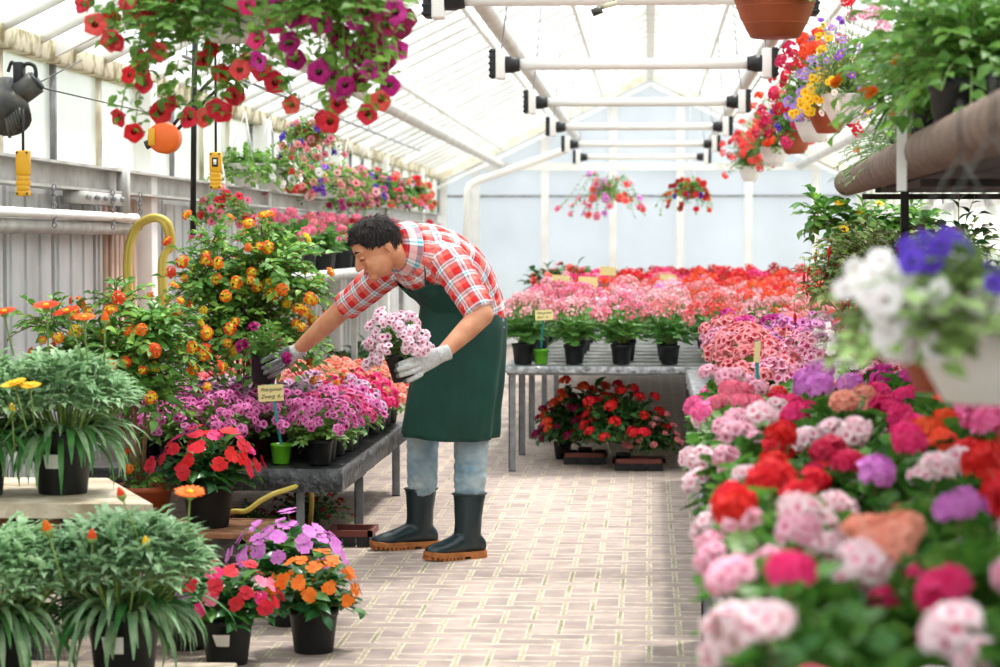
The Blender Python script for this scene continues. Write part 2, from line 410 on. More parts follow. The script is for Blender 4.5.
# ---------------------------------------------------------------- benches
FOIL = mat('black_plastic_sheet', '#2b2c2e', rough=.35, col2='#5a5c5e', scale=25, bump=.9, bscale=18, contrast=(.5, .7))
SILV = mat('silver_foil', '#aeb0b0', rough=.4, metal=.4, col2='#6c6f70', scale=30, bump=.8, bscale=30)
LEGM = mat('galvanised_leg', '#8f9396', rough=.45, metal=.3, var=.3, scale=20)
WOODG = mat('grey_wood', '#b9ab96', rough=.8, col2='#8d8170', scale=14)
def bench(name, lab, x0, x1, y0, y1, h, top, legs, apron=.09, thick=.03, slats=False):
    t = empty(name, ((x0+x1)/2, y0, 0), lab, 'bench')
    ox = (x0+x1)/2
    m_ = MB(); nx, ny = 30, int((y1-y0)/.08)
    # wavy sheet-covered top with drooping hem
    vs = []; fs = []
    rr = random.Random(name+lab)
    nfx = 28
    cols = [(0, -apron), (0, -apron*.5), (0.004, 0)]+[(.02+(x1-x0-.04)*i/nfx, .004) for i in range(nfx+1)]+[(x1-x0-.004, 0), (x1-x0, -apron*.5), (x1-x0, -apron)]
    rows = [(0, -apron), (0, -apron*.5), (.004, 0)]+[(.02+(y1-y0-.04)*i/ny, .004) for i in range(ny+1)]+[(y1-y0-.004, 0), (y1-y0, -apron*.5), (y1-y0, -apron)]
    for (yy, dz2) in rows:
        for (xx, dz1) in cols:
            dz = min(dz1, dz2) if min(dz1, dz2) < 0 else .002
            p = Vector((x0-ox+xx, yy, h+dz))
            nn = noise.noise(Vector((p.x*9, p.y*9, dz*30)))
            k = .012 if dz < 0 else .004
            p += Vector((nn*k*(1 if xx < .01 or xx > x1-x0-.01 else .0), nn*k*(1 if yy < .01 or yy > y1-y0-.01 else 0), min(0, nn*k)))
            vs.append(p)
    nc = len(cols)
    for j in range(len(rows)-1):
        for i in range(nc-1):
            a = j*nc+i; fs.append((a, a+1, a+1+nc, a+nc))
    m_.add((vs, fs), Matrix(), top); m_.build('bench_top', t)
    m_ = MB(); m_.box((x0-ox+.02, .02, h-thick-.02), (x1-ox-.02, y1-y0-.02, h-.012), LEGM); m_.build('frame', t, smooth=False)
    for (lx, ly) in legs:
        m_ = MB(); w = .02
        m_.box((lx-ox-w, ly-y0-w, 0), (lx-ox+w, ly-y0-w+.006, h-thick), LEGM); m_.box((lx-ox-w, ly-y0-w, 0), (lx-ox-w+.006, ly-y0+w, h-thick), LEGM)
        m_.box((lx-ox-w, ly-y0-w, 0), (lx-ox+w, ly-y0+w, .006), LEGM)
        m_.build('leg', t, smooth=False)
    return t
XL = -1.27
bench('plant_bench', 'low left bench covered in crumpled black plastic sheet, full of pink and salmon flowers', -2.5, XL, 9.57, 12.2, .36, FOIL,
      [(-1.46, 9.66), (-1.30, 10.37), (-1.30, 11.9), (-2.4, 9.66), (-2.4, 11.9)], apron=.09)
bench('plant_bench', 'far middle bench with silver foil edge and black pots of pink geraniums', -.83, 1.75, 13.17, 24, .60, SILV,
      [(-.78, 13.22), (.24, 13.25), (1.2, 13.3), (-.78, 14.25), (-.78, 15.45), (-.78, 17.3), (-.78, 19.5), (-.78, 22), (.3, 15.4), (.3, 18)], apron=.035)
bench('plant_bench', 'long right bench edge carrying the nearest big geranium heads by the aisle', .14, 1.7, 2.2, 7.7, .58, SILV,
      [(.19, 3), (.19, 5.3), (.19, 7.6), (1.6, 3), (1.6, 7.6)], apron=.05)
bench('plant_bench', 'bench behind the near right bench, hidden under red and white blotched flowers', .2, 2.4, 7.9, 12.9, .60, SILV,
      [(.25, 8.0), (.25, 10.3), (.25, 12.8), (2.3, 8.1), (2.3, 12.6)], apron=.05)
# ---------------------------------------------------------------- leaf, flower and pot shapes
def grid_tpl(L, ws, prof, n):
    """strip of n segments along y: half widths ws, heights prof"""
    vs = []; fs = []
    for i in range(n+1):
        y = L*i/n; w = ws[i]; z = prof[i]
        vs += [Vector((-w, y, z+abs(w)*.35)), Vector((0, y, z)), Vector((w, y, z+abs(w)*.35))]
    for i in range(n):
        a = i*3; fs += [(a, a+1, a+4, a+3), (a+1, a+2, a+5, a+4)]
    return vs, fs
T_OVATE = grid_tpl(1, [.02, .25, .3, .19, .01], [0, .03, .03, -.02, -.12], 4)
T_LONG = grid_tpl(1, [.02, .12, .15, .1, .01], [0, .06, .05, -.03, -.16], 4)
T_SMALL = grid_tpl(1, [.05, .32, .02], [0, .05, -.05], 2)
def round_leaf(k=14, amp=.09):
    vs = [Vector((0, .1, -.02)), Vector((0, .5, -.06))]; fs = []
    for i in range(k+1):
        a = -PI/2+.35+(2*PI-.7)*i/k
        r = .5*(1+amp*math.cos(i*PI*1.0))*(1 if i not in (0, k) else .8)
        vs.append(Vector((math.cos(a)*r*1.08, .5+math.sin(a)*r, .05+.04*math.sin(i*2.2))))
    for i in range(k): fs.append((1, 2+i, 3+i))
    fs.append((0, 2, 1)); fs.append((0, 1, k+2))
    return vs, fs
T_ROUND = round_leaf()
def petal_tpl(w, L, cup=.15, notch=0):
    vs = [Vector((-.08*w, 0, 0)), Vector((.08*w, 0, 0)), Vector((-.42*w, L*.5, cup*L*.5)), Vector((0, L*.5, cup*L*.35)), Vector((.42*w, L*.5, cup*L*.5)),
          Vector((-.36*w, L*.88, cup*L*.7)), Vector((0, L*(1-notch), cup*L*.6)), Vector((.36*w, L*.88, cup*L*.7))]
    return vs, [(0, 1, 3, 2), (1, 4, 3), (2, 3, 6, 5), (3, 4, 7, 6)]
def floret(mb, M, r, pm, em=None, n=5, w=.95, cup=.15, eye=.3, rng=R, notch=.05, zyg=None):
    for i in range(n):
        a = 2*PI*i/n+rng.uniform(-.1, .1)
        rr = r*rng.uniform(.9, 1.08)
        mm = pm
        ms = M @ Matrix.Rotation(a, 4, 'Z')
        mb.add(petal_tpl(w*rr, rr, cup, notch), ms, mm)
        if em is not None:
            k = eye
            vs = [Vector((-.06*w*rr, 0, .004*k)), Vector((.06*w*rr, 0, .002)), Vector((-.24*w*rr*k*2, rr*k, cup*rr*k*.8+.0012)), Vector((0, rr*k*1.35, cup*rr*k+.0012)), Vector((.24*w*rr*k*2, rr*k, cup*rr*k*.8+.0012))]
            mb.add((vs, [(0, 1, 4, 3, 2)]), ms, em)
LF = dict(
    pel=leafmat('geranium_leaf', '#65993f', '#3f7a30'), reg=leafmat('regal_leaf', '#78a448', '#4d8034'), ivy=leafmat('ivy_leaf', '#6da04c', '#47803a'),
    lan=leafmat('lantana_leaf', '#6fa54c', '#4a843a'), imp=leafmat('impatiens_leaf', '#3f7f40', '#2a6232', rough=.3), gaz=leafmat('gazania_leaf', '#a9c69c', '#7fab7a', tr=.4),
    gazd=leafmat('gazania_leaf_dark', '#4f8a44', '#3a7238', tr=.25), pet=leafmat('petunia_leaf', '#86b04c', '#5c8f3c', tr=.5), dark=leafmat('dark_leaf', '#44763a', '#2f5a2e'),
    fuc=leafmat('fuchsia_leaf', '#b9ca84', '#93ad62', tr=.5), lime=leafmat('lime_leaf', '#9cc85a', '#6ea545', tr=.5), silver=leafmat('silver_leaf', '#a9bd95', '#7f9c6f'), bronze=leafmat('bronze_leaf', '#6e5238', '#4f6a38'))
STEM = mat('green_stem', '#7d9a4e', rough=.6); BARK = mat('woody_stem', '#8a6f45', rough=.8, col2='#6d5636', scale=40)
STALK = mat('flower_stalk', '#8d7a4c', rough=.6)
COL = {  # petal, second petal tone, eye
    'hot pink': ('#e81e6e', '#f0468c', '#c0104f'), 'magenta': ('#cc1f8f', '#e04aa8', '#8a0f60'), 'blush pink': ('#fdf0f2', '#f9d2dc', '#e86a90'),
    'light pink': ('#f7b8d0', '#fad2df', '#e0608f'), 'rose pink': ('#ef6d90', '#f492aa', '#d23a68'), 'salmon': ('#f49a84', '#f8b4a0', '#e0604e'),
    'orchid purple': ('#dd78d4', '#e89ce2', '#9a3aa8'), 'red': ('#dc1420', '#ea3038', '#a00a14'), 'cherry red': ('#c41a4a', '#dc3060', '#8a0e30'),
    'white': ('#fbf8f6', '#f4eef0', '#f2dfe4'), 'orange red': ('#f0451e', '#f6643a', '#c8300e'), 'coral pink': ('#f0818a', '#f7a2a6', '#dd5664'),
    'soft pink': ('#f2a0ac', '#f8c0c6', '#e27484'), 'dark red': ('#a01420', '#b82430', '#6a0a12'), 'mauve': ('#d983c4', '#e8a6d6', '#8a1f60'),
    'pink and white': ('#f8c9dc', '#f6a6c6', '#b5245e'), 'red and white': ('#f7b9bd', '#f0858f', '#b0142a'), 'purple pink': ('#e468b6', '#f29ed4', '#8c1048'),
    'lilac white': ('#f2dcec', '#dca6d2', '#8a2460'), 'crimson': ('#d01c30', '#e03a48', '#8c0c1c'), 'violet': ('#5a35c0', '#6c4ad0', '#30188a'), 'orange': ('#f5701a', '#f88c34', '#d84c08'),
    'yellow': ('#f8c81c', '#fbd84a', '#e09c08'), 'pink': ('#ee5a9c', '#f484b6', '#b82060'), 'lavender': ('#a884dc', '#bea0e6', '#f2d048'), 'burgundy': ('#8c1448', '#a8245c', '#500828'),
    'deep magenta': ('#a80f6a', '#c02a84', '#5c0838'), 'coral red': ('#f04a48', '#f66a62', '#c02a2a'), 'white and magenta': ('#fdf4f8', '#f9cfe2', '#b8185c'), 'purple': ('#8a4ac8', '#a068d8', '#4c1c8a'), 'light violet': ('#d6c4ee', '#c2aae6', '#f0d040')}
def PM(c): a = COL[c]; return petal('petal_'+c.replace(' ', '_'), a[0], a[1])
def EM(c): a = COL[c]; return petal('eye_'+c.replace(' ', '_'), a[2], None)
_H = {}
def head(kind, c, v=0):
    key = (kind, c, v)
    if key in _H: return _H[key]
    rg = random.Random(str(key)); b = MB(); pm, em = PM(c), EM(c)
    if kind in ('umbel', 'umbel_small', 'airy'):
        Rr, n, fr, sl = dict(umbel=(.041, 25, .0225, .1), umbel_small=(.03, 18, .014, .08), airy=(.036, 13, .0125, .07))[kind]
        for i in range(n):
            z = 1-(i+.5)/n*1.35; ph = i*2.39996+rg.uniform(-.3, .3); s = math.sqrt(max(0, 1-z*z))
            d = Vector((s*math.cos(ph), s*math.sin(ph), z))
            dd = (d+Vector((rg.uniform(-.25, .25), rg.uniform(-.25, .25), rg.uniform(-.1, .3)))).normalized()
            p = d*Rr*rg.uniform(.8, 1.15); p.z = p.z*.68+sl
            floret(b, TRS(p, onb(dd, rg.uniform(0, 6))), fr, pm, em if c in ('blush pink', 'light pink', 'pink and white') or v == 2 else None, cup=.3, rng=rg, eye=.3)
            if kind == 'airy': b.tube([Vector((0, 0, sl-.03)), p], .0008, STALK, 3, cap=False)
        b.tube([(0, 0, -.04), (.003, 0, sl*.5), (0, 0, sl)], [.0022, .002, .002], STALK if kind == 'umbel' else STEM, 5)
    elif kind == 'regal':      # cluster of wide two tone florets
        n = 7
        for i in range(n):
            z = 1-(i+.3)/n*.8; ph = i*2.39996+rg.uniform(-.4, .4); s = math.sqrt(max(0, 1-z*z))
            d = Vector((s*math.cos(ph), s*math.sin(ph), z)); p = d*.034; p.z = p.z*.7+.04
            floret(b, TRS(p, onb((d+Vector((rg.uniform(-.3, .3), rg.uniform(-.4, .1), .2))).normalized(), rg.uniform(0, 6))), .022, pm, em, w=1.02, cup=.14, eye=.42, rng=rg)
        b.tube([(0, 0, -.05), (0, 0, .05)], .0018, STEM, 5)
    elif kind == 'mini':       # small two tone florets of the trailing kind
        for i in range(5):
            ph = i*1.7+rg.random(); d = Vector((math.cos(ph)*.7, math.sin(ph)*.7, rg.uniform(.5, 1))).normalized() if i else Vector((0, 0, 1))
            p = d*.019; p.z = p.z*.8+.018
            floret(b, TRS(p, onb((d+Vector((0, -.3, .1))).normalized(), rg.uniform(0, 6))), .0165, pm, em, w=.98, cup=.08, eye=.34, rng=rg)
        b.tube([(0, 0, -.03), (0, 0, .02)], .0012, STEM, 4)
    elif kind == 'impatiens':
        for i, (w_, L_) in enumerate(((1.15, .021), (1.0, .025), (1.0, .025), (1.05, .022), (1.05, .022))):
            a = 2*PI*(0, 1, 4, 2, 3)[i]/5+rg.uniform(-.08, .08)
            b.add(petal_tpl(w_*L_, L_*rg.uniform(.95, 1.08), rg.uniform(-.12, .22), .12), TRS((0, 0, .01+.0008*i), Matrix.Rotation(a, 3, 'Z')), pm)
        b.ell((0, 0, .011), (.0025, .0025, .002), em, 6)
        b.tube([(0, 0, -.04), (0, 0, .01)], .0013, STEM, 4)
    elif kind == 'petunia':
        k = 15; vs = [Vector((0, 0, -.03))]; rings = [(.005, -.02), (.009, .002), (.028, .012), (.031, .008)]
        M0 = Matrix()
        for (r_, z) in rings:
            for j in range(k):
                a = 2*PI*j/k; rr = r_*(1+(.09*math.cos(5*a) if r_ > .02 else 0))
                vs.append(Vector((math.cos(a)*rr, math.sin(a)*rr, z+(.004*math.cos(5*a+1) if r_ > .02 else 0))))
        f1 = [(0, 1+j, 1+(j+1) % k) for j in range(k)]+[(1+j, 1+(j+1) % k, 1+k+(j+1) % k, 1+k+j) for j in range(k)]
        f2 = [(1+q*k+j, 1+q*k+(j+1) % k, 1+(q+1)*k+(j+1) % k, 1+(q+1)*k+j) for q in (1, 2) for j in range(k)]
        b.add((vs, f1), M0, em); b.add((vs, f2), M0, pm)
    elif kind == 'lantana':
        for i in range(17):
            z = 1-(i+.4)/17*.95; ph = i*2.39996; s = math.sqrt(max(0, 1-z*z)); d = Vector((s*math.cos(ph), s*math.sin(ph), z))
            inner = i < 5 + v*2
            mm = PM('yellow') if (inner and v < 2) else pm
            if v == 3: mm = PM('yellow')
            p = d*.019; p.z = p.z*.55+.02
            floret(b, TRS(p, onb(d, rg.uniform(0, 6))), .0065, mm, None, n=4, w=1.3, cup=.1, rng=rg)
        b.ell((0, 0, .015), (.01, .01, .006), STEM, 8)
        b.tube([(0, 0, -.04), (0, 0, .02)], .0012, STEM, 4)
    elif kind == 'daisy':
        n = 16
        for ring in (0, 1):
            for i in range(n):
                a = 2*PI*(i+ring*.5)/n; L_ = .042*rg.uniform(.92, 1.05)
                b.add(petal_tpl(.014, L_, .12+ring*.12, -.03), TRS((0, 0, .0), Matrix.Rotation(a, 3, 'Z')), pm)
        for i in range(n): b.add(petal_tpl(.009, .014, .2, 0), TRS((0, 0, .002), Matrix.Rotation(2*PI*i/n, 3, 'Z')), em)
        b.ell((0, 0, .004), (.011, .011, .006), PM('yellow'), 10)
        b.lathe([(.002, -.022), (.011, -.014), (.013, 0)], STEM, 10)
        b.tube([(.01, 0, -.16), (.004, 0, -.09), (0, 0, -.015)], .0028, STEM, 6)
    elif kind == 'bud':
        b.lathe([(.002, -.012), (.011, -.002), (.012, .01), (.008, .02), (.002, .03)], pm, 9); b.lathe([(.002, -.014), (.0125, -.002), (.0128, .006), (.011, .008)], STEM, 9)
        b.tube([(.006, 0, -.13), (0, 0, -.01)], .0024, STEM, 5)
    elif kind == 'bell':       # fuchsia
        b.lathe([(.0015, .0), (.005, -.012), (.006, -.022), (.003, -.034), (.0004, -.042)], pm, 8)
        b.tube([(0, 0, .05), (0, 0, 0)], .0008, STALK, 4)
        for i in range(3): b.tube([(0, 0, -.03), (.002*(i-1), .001, -.052)], .0006, em, 3)
    elif kind == 'small':      # small simple blossom for baskets
        floret(b, TRS((0, 0, 0), Matrix.Identity(3)), .021, pm, em, w=1.15, cup=.2, eye=.3, rng=rg)
        for i in range(2): floret(b, TRS((rg.uniform(-.02, .02), rg.uniform(-.02, .02), -.008), onb((rg.uniform(-.8, .8), rg.uniform(-.8, .8), 1))), .018, pm, em, w=1.1, cup=.2, eye=.3, rng=rg)
        b.tube([(0, 0, -.03), (0, 0, 0)], .001, STEM, 4)
    elif kind == 'aster':
        for i in range(14): b.add(petal_tpl(.008, .019, .05), TRS((0, 0, 0), Matrix.Rotation(2*PI*i/14, 3, 'Z')), pm)
        b.ell((0, 0, .002), (.006, .006, .004), PM('yellow'), 8); b.tube([(0, 0, -.03), (0, 0, 0)], .001, STEM, 4)
    elif kind == 'pansy':
        floret(b, TRS((0, 0, 0), Matrix.Identity(3)), .03, pm, em, w=1.3, cup=.1, eye=.25, rng=rg); b.tube([(0, 0, -.03), (0, 0, 0)], .001, STEM, 4)
    _H[key] = b.mesh('flower'); return _H[key]

def leaf_at(mb, p, y, nrm, size, tpl, mt):
    y = Vector(y).normalized(); x = y.cross(Vector(nrm))
    if x.length < 1e-3: x = Vector((1, 0, 0))
    x.normalize(); z = x.cross(y)
    M = Matrix((x, y, z)).transposed().to_4x4(); M = Matrix.Translation(p) @ M @ Matrix.Diagonal((size, size, size, 1))
    mb.add(tpl, M, mt)
def sprigs(mb, rg, n, rx, h, z0, nleaf, ls, tpl, lmat, stem=None, cmin=-.1, start=.3, droop=0, ry=None, base=(0, 0), rough=.15, sr=.0016, bend=.25):
    ry = ry or rx; tips = []; stem = stem or STEM
    B = Vector((base[0], base[1], z0))
    for i in range(n):
        ph = i*2.39996+rg.uniform(-.3, .3); c = cmin+(1-cmin)*min(1, max(0, (i+.5)/n+rg.uniform(-.04, .04))); s = math.sqrt(max(0, 1-c*c))
        k = 1+rg.uniform(-rough, rough)
        tip = B+Vector((rx*s*math.cos(ph)*k, ry*s*math.sin(ph)*k, h*c*k-droop*s*s))
        q = B+(tip-B)*.45+Vector((0, 0, h*bend*(.5+s)))
        P = lambda t: B*(1-t)**2+q*2*t*(1-t)+tip*t*t
        mb.tube([P(.1), P(.5), P(.8), P(1)], [sr*1.6, sr*1.3, sr, sr*.7], stem, 4, cap=False)
        for j in range(nleaf):
            t = start+(1-start)*(j+rg.random()*.5)/nleaf; p = P(min(1, t)); d = (P(min(1, t+.03))-P(t-.03)).normalized()
            out = (p-B-Vector((0, 0, -h*.2))).normalized()
            side = d.cross(out);
            if side.length < 1e-3: side = Vector((1, 0, 0))
            side.normalize()
            sd = 1 if j % 2 else -1
            y = side*sd*rg.uniform(.5, 1)+d*.5+out*.15+Vector((rg.uniform(-.35, .35), rg.uniform(-.35, .35), rg.uniform(-.4, .2)))
            nr = out*.6+Vector((rg.uniform(-.35, .35), rg.uniform(-.35, .35), .75))
            leaf_at(mb, p, y, nr, ls*rg.uniform(.65, 1.15), tpl, lmat if not isinstance(lmat, list) else rg.choice(lmat))
        tips.append((tip, (tip-q).normalized()))
    return tips

SOIL = mat('potting_soil', '#3b2c20', rough=.95, bump=.6, bscale=80)
TERRA = mat('terracotta_plastic', '#a9502c', rough=.55, col2='#94421f', scale=10)
WPOT = mat('white_plastic_pot', '#eceae6', rough=.4)
GPOT = mat('lime_green_plastic', '#63b51f', rough=.4)
LABW = mat('white_sticker', '#eeeeea', rough=.5)
_P = {}
def pot_mesh(kind):
    if kind in _P: return _P[kind]
    b = MB()
    if kind == 'bowl_white' or kind == 'bowl_terra':
        mt = WPOT if kind == 'bowl_white' else TERRA
        pr = [(.055, 0), (.06, .002), (.085, .05), (.102, .1), (.106, .105), (.107, .125), (.11, .128), (.11, .136), (.104, .136), (.1, .115)]
        b.lathe([(0, 0)]+pr+[(0, .112)], mt, 28)
        for z in (.03, .05, .07): b.lathe([(.062+z*.42, z), (.065+z*.42, z+.004), (.063+z*.42, z+.008)], mt, 28)
    else:
        mt, r, h = dict(small=(BLACK, .052, .095), mid=(BLACK, .062, .11), tall=(BLACK, .082, .14), big=(BLACK, .1, .2), green=(GPOT, .046, .085), terra=(TERRA, .13, .16), terra_small=(TERRA, .06, .1), dterra=(TERRA, .075, .13))[kind]
        b.lathe([(0, 0), (r*.74, 0), (r*.76, .004), (r*.93, h*.84), (r*.97, h*.85), (r*1.0, h), (r*.96, h), (r*.9, h*.88), (0, h*.87)], mt, 24)
    _P[kind] = b.mesh('pot'); return _P[kind]
POTH = dict(small=.095, mid=.11, tall=.14, big=.2, green=.085, terra=.16, terra_small=.1, dterra=.13, bowl_white=.136, bowl_terra=.136)
_S = {}
def soil_mesh(kind):
    if kind not in _S:
        b = MB(); r = dict(small=.046, mid=.055, tall=.074, big=.09, green=.04, terra=.117, terra_small=.053, dterra=.067, bowl_white=.1, bowl_terra=.1)[kind]; z = POTH[kind]*.89
        b.lathe([(0, z+.004), (r*.6, z+.006), (r, z)], SOIL, 16); _S[kind] = b.mesh('soil')
    return _S[kind]
_F = {}
def foliage(kind, v=0):
    """cached (mesh, tips) of a kind of plant, standing in its pot (pot base at 0)"""
    key = (kind, v)
    if key in _F: return _F[key]
    rg = random.Random(str(key)); b = MB()
    if kind == 'pel':     tips = sprigs(b, rg, 40, .14, .2, .1, 7, .05, T_ROUND, [LF['pel'], LF['pel'], LF['reg']], cmin=.0, start=.35)
    elif kind == 'pel_far': tips = sprigs(b, rg, 22, .14, .2, .1, 5, .055, T_ROUND, LF['ivy'], cmin=.05, start=.3)
    elif kind == 'regal': tips = sprigs(b, rg, 36, .125, .16, .09, 6, .042, T_ROUND, LF['reg'], cmin=.0, start=.4)
    elif kind == 'low':   tips = sprigs(b, rg, 48, .125, .13, .085, 8, .032, T_OVATE, LF['reg'], cmin=-.12, start=.35, sr=.0012)
    elif kind == 'held':  tips = sprigs(b, rg, 44, .105, .17, .08, 7, .03, T_OVATE, LF['reg'], cmin=-.05, start=.35, sr=.0012)
    elif kind == 'impatiens': tips = sprigs(b, rg, 46, .14, .15, .12, 5, .062, T_OVATE, [LF['imp'], LF['imp'], LF['pel']], stem=STEM, cmin=-.02, start=.35, sr=.002)
    elif kind == 'leafy': tips = sprigs(b, rg, 40, .15, .2, .08, 7, .055, T_OVATE, LF['dark'], cmin=0, start=.3)
    elif kind == 'leafy_light': tips = sprigs(b, rg, 40, .16, .22, .08, 7, .06, T_OVATE, LF['lime'], cmin=0, start=.3)
    elif kind == 'basket': tips = sprigs(b, rg, 60, .2, .13, .1, 7, .045, T_OVATE, LF['pet'], cmin=-.35, start=.35, droop=.05, rough=.25)
    elif kind == 'basket_dark': tips = sprigs(b, rg, 60, .2, .14, .1, 7, .05, T_ROUND, LF['pel'], cmin=-.35, start=.35, droop=.05, rough=.25)
    elif kind == 'bushy': tips = sprigs(b, rg, 110, .22, .26, .14, 8, .042, T_OVATE, [LF['lime'], LF['pet'], LF['lime'], LF['reg']], cmin=-.3, start=.25, rough=.3)
    elif kind == 'mound': tips = sprigs(b, rg, 140, .19, .36, .11, 7, .04, T_OVATE, [LF['reg'], LF['lan'], LF['pel']], cmin=.0, start=.3, droop=.03, rough=.2)
    elif kind == 'mound_silver': tips = sprigs(b, rg, 140, .2, .34, .11, 7, .038, T_LONG, [LF['silver'], LF['silver'], LF['reg']], cmin=-.05, start=.3, droop=.04, rough=.25)
    elif kind == 'mum': tips = sprigs(b, rg, 60, .2, .16, .06, 8, .035, T_OVATE, LF['dark'], cmin=0, start=.3)
    elif kind == 'silver': tips = sprigs(b, rg, 60, .2, .13, .1, 8, .035, T_LONG, LF['silver'], cmin=-.4, start=.3, droop=.08, rough=.3)
    _F[key] = (b.mesh('foliage'), tips); return _F[key]

NFL = [0]
def flower_on(root, fkind, c, tip, d, rg, lift=0, name=None, scale=1, v=None, upw=.6, toward=None):
    n = (Vector(d)*(1-upw)+Vector((0, 0, upw))+Vector((rg.uniform(-.25, .25), rg.uniform(-.25, .25), 0)))
    if toward is not None: n += Vector(toward)
    n.normalize()
    if fkind == 'bell': n = Vector((rg.uniform(-.2, .2), rg.uniform(-.2, .2), 1)).normalized()
    vv = rg.randrange(2) if v is None else v
    NFL[0] += 1
    return put(name or ('flower_head' if fkind in ('umbel', 'umbel_small', 'airy', 'lantana', 'regal', 'mini') else 'flower'), head(fkind, c, vv), root, Vector(tip)+n*lift, onb(n, rg.uniform(0, 6)), scale*rg.uniform(.88, 1.12))
def potted(name, label, cat, loc, group, pot, fol, fkind, cols, nfl, seed=0, lift=.01, top=.2, fscale=1, scale=1, rz=None, sticker=False, upw=.6, v=None, toward=None, tilt=None, nofl=False, fv=None, potsc=1, multi=1):
    rg = random.Random(str((label, seed)))
    t = empty(name, loc, label, cat, group, rz=rg.uniform(0, 6.28) if rz is None else rz)
    t.scale = (scale,)*3
    if tilt: t.rotation_euler = tilt
    if pot: put('pot', pot_mesh(pot), t, scale=potsc); put('soil', soil_mesh(pot), t, scale=potsc)
    me, tips = foliage(fol, rg.randrange(3) if fv is None else fv)
    put('foliage', me, t)
    if not nofl:
        ok = [q for q in tips if q[0].z > top]; rg.shuffle(ok); chosen = []
        for q in ok:                       # spread the flowers out over the plant
            if len(chosen) >= nfl: break
            chosen.append(q)
        if multi > 1: chosen += [(q[0]*.93+Vector((rg.uniform(-.03, .03), rg.uniform(-.03, .03), .012)), q[1]) for q in chosen]
        for q in chosen: flower_on(t, fkind, rg.choice(cols), q[0], q[1], rg, lift, scale=fscale, upw=upw, v=v, toward=toward)
    if sticker:
        b = MB(); rr = dict(big=.09, tall=.074)[pot]; a0 = -PI/2-t.rotation_euler.z
        vs = [Vector((math.cos(a0+u*.26)*(rr+w*.03), math.sin(a0+u*.26)*(rr+w*.03), POTH[pot]*.45+w*.04)) for w in (0, 1) for u in (-1, -.5, 0, .5, 1)]
        b.add((vs, [(i, i+1, i+6, i+5) for i in range(4)]), Matrix(), LABW); o = b.build('sticker', t); o['label'] = 'white paper sticker'
    return t
# ---------------------------------------------------------------- right bench flowers
CM = [(705, 630, 'hot pink'), (722, 600, 'blush pink'), (785, 615, 'blush pink'), (845, 645, 'rose pink'), (890, 572, 'hot pink'), (832, 588, 'blush pink'), (798, 542, 'hot pink'), (848, 538, 'blush pink'),
      (862, 510, 'salmon'), (768, 522, 'light pink'), (705, 508, 'blush pink'), (688, 500, 'hot pink'), (945, 652, 'blush pink'), (978, 618, 'blush pink'), (952, 502, 'orchid purple'), (988, 522, 'light pink'),
      (897, 466, 'orchid purple'), (918, 486, 'salmon'), (830, 484, 'blush pink'), (722, 456, 'blush pink'), (768, 466, 'red'), (780, 428, 'red'), (838, 432, 'cherry red'), (955, 442, 'blush pink'), (987, 404, 'pink'),
      (965, 412, 'red'), (888, 400, 'hot pink'), (898, 380, 'hot pink'), (920, 600, 'rose pink'), (870, 620, 'blush pink'), (740, 640, 'light pink'), (760, 560, 'light pink'), (730, 520, 'light pink'), (930, 545, 'hot pink'), (800, 580, 'hot pink'), (760, 600, 'blush pink'), (840, 386, 'salmon'), (768, 388, 'blush pink'), (738, 378, 'rose pink'), (702, 384, 'pink'), (800, 385, 'hot pink'), (882, 356, 'magenta'), (926, 404, 'orange red'), (990, 436, 'red'),
      (790, 360, 'orchid purple'), (828, 358, 'orchid purple'), (762, 352, 'rose pink'), (770, 370, 'crimson'), (745, 365, 'light pink'), (700, 410, 'blush pink'), (870, 430, 'blush pink'), (900, 440, 'hot pink'), (850, 412, 'blush pink'), (735, 420, 'light pink')]
CM2 = [(722, 335, 'pink and white'), (735, 345, 'red and white'), (725, 352, 'red and white'), (742, 330, 'red and white'), (778, 330, 'mauve'), (800, 325, 'mauve'), (785, 338, 'red and white'), (835, 338, 'white'), (838, 350, 'white'), (870, 345, 'red and white'), (860, 352, 'pink and white'),
       (885, 335, 'red and white'), (820, 318, 'mauve'), (850, 312, 'crimson'), (840, 300, 'crimson'), (712, 318, 'red and white'), (762, 314, 'magenta'), (740, 314, 'magenta'), (800, 305, 'coral pink'), (860, 325, 'red and white'), (880, 320, 'crimson'), (845, 328, 'mauve'), (800, 345, 'pink and white')]
def proj(p):
    d = Vector(p)-CAM; z = d.dot(FW); return 500+d.dot(RT)/z*F_PX, 333.5-d.dot(UP)/z*F_PX
def nearest(cm, p):
    x, y = proj(p); return min(cm, key=lambda c: (c[0]-x)**2+(1.6*(c[1]-y))**2)[2]
rg = random.Random(11)
Y = 2.55; row = 0
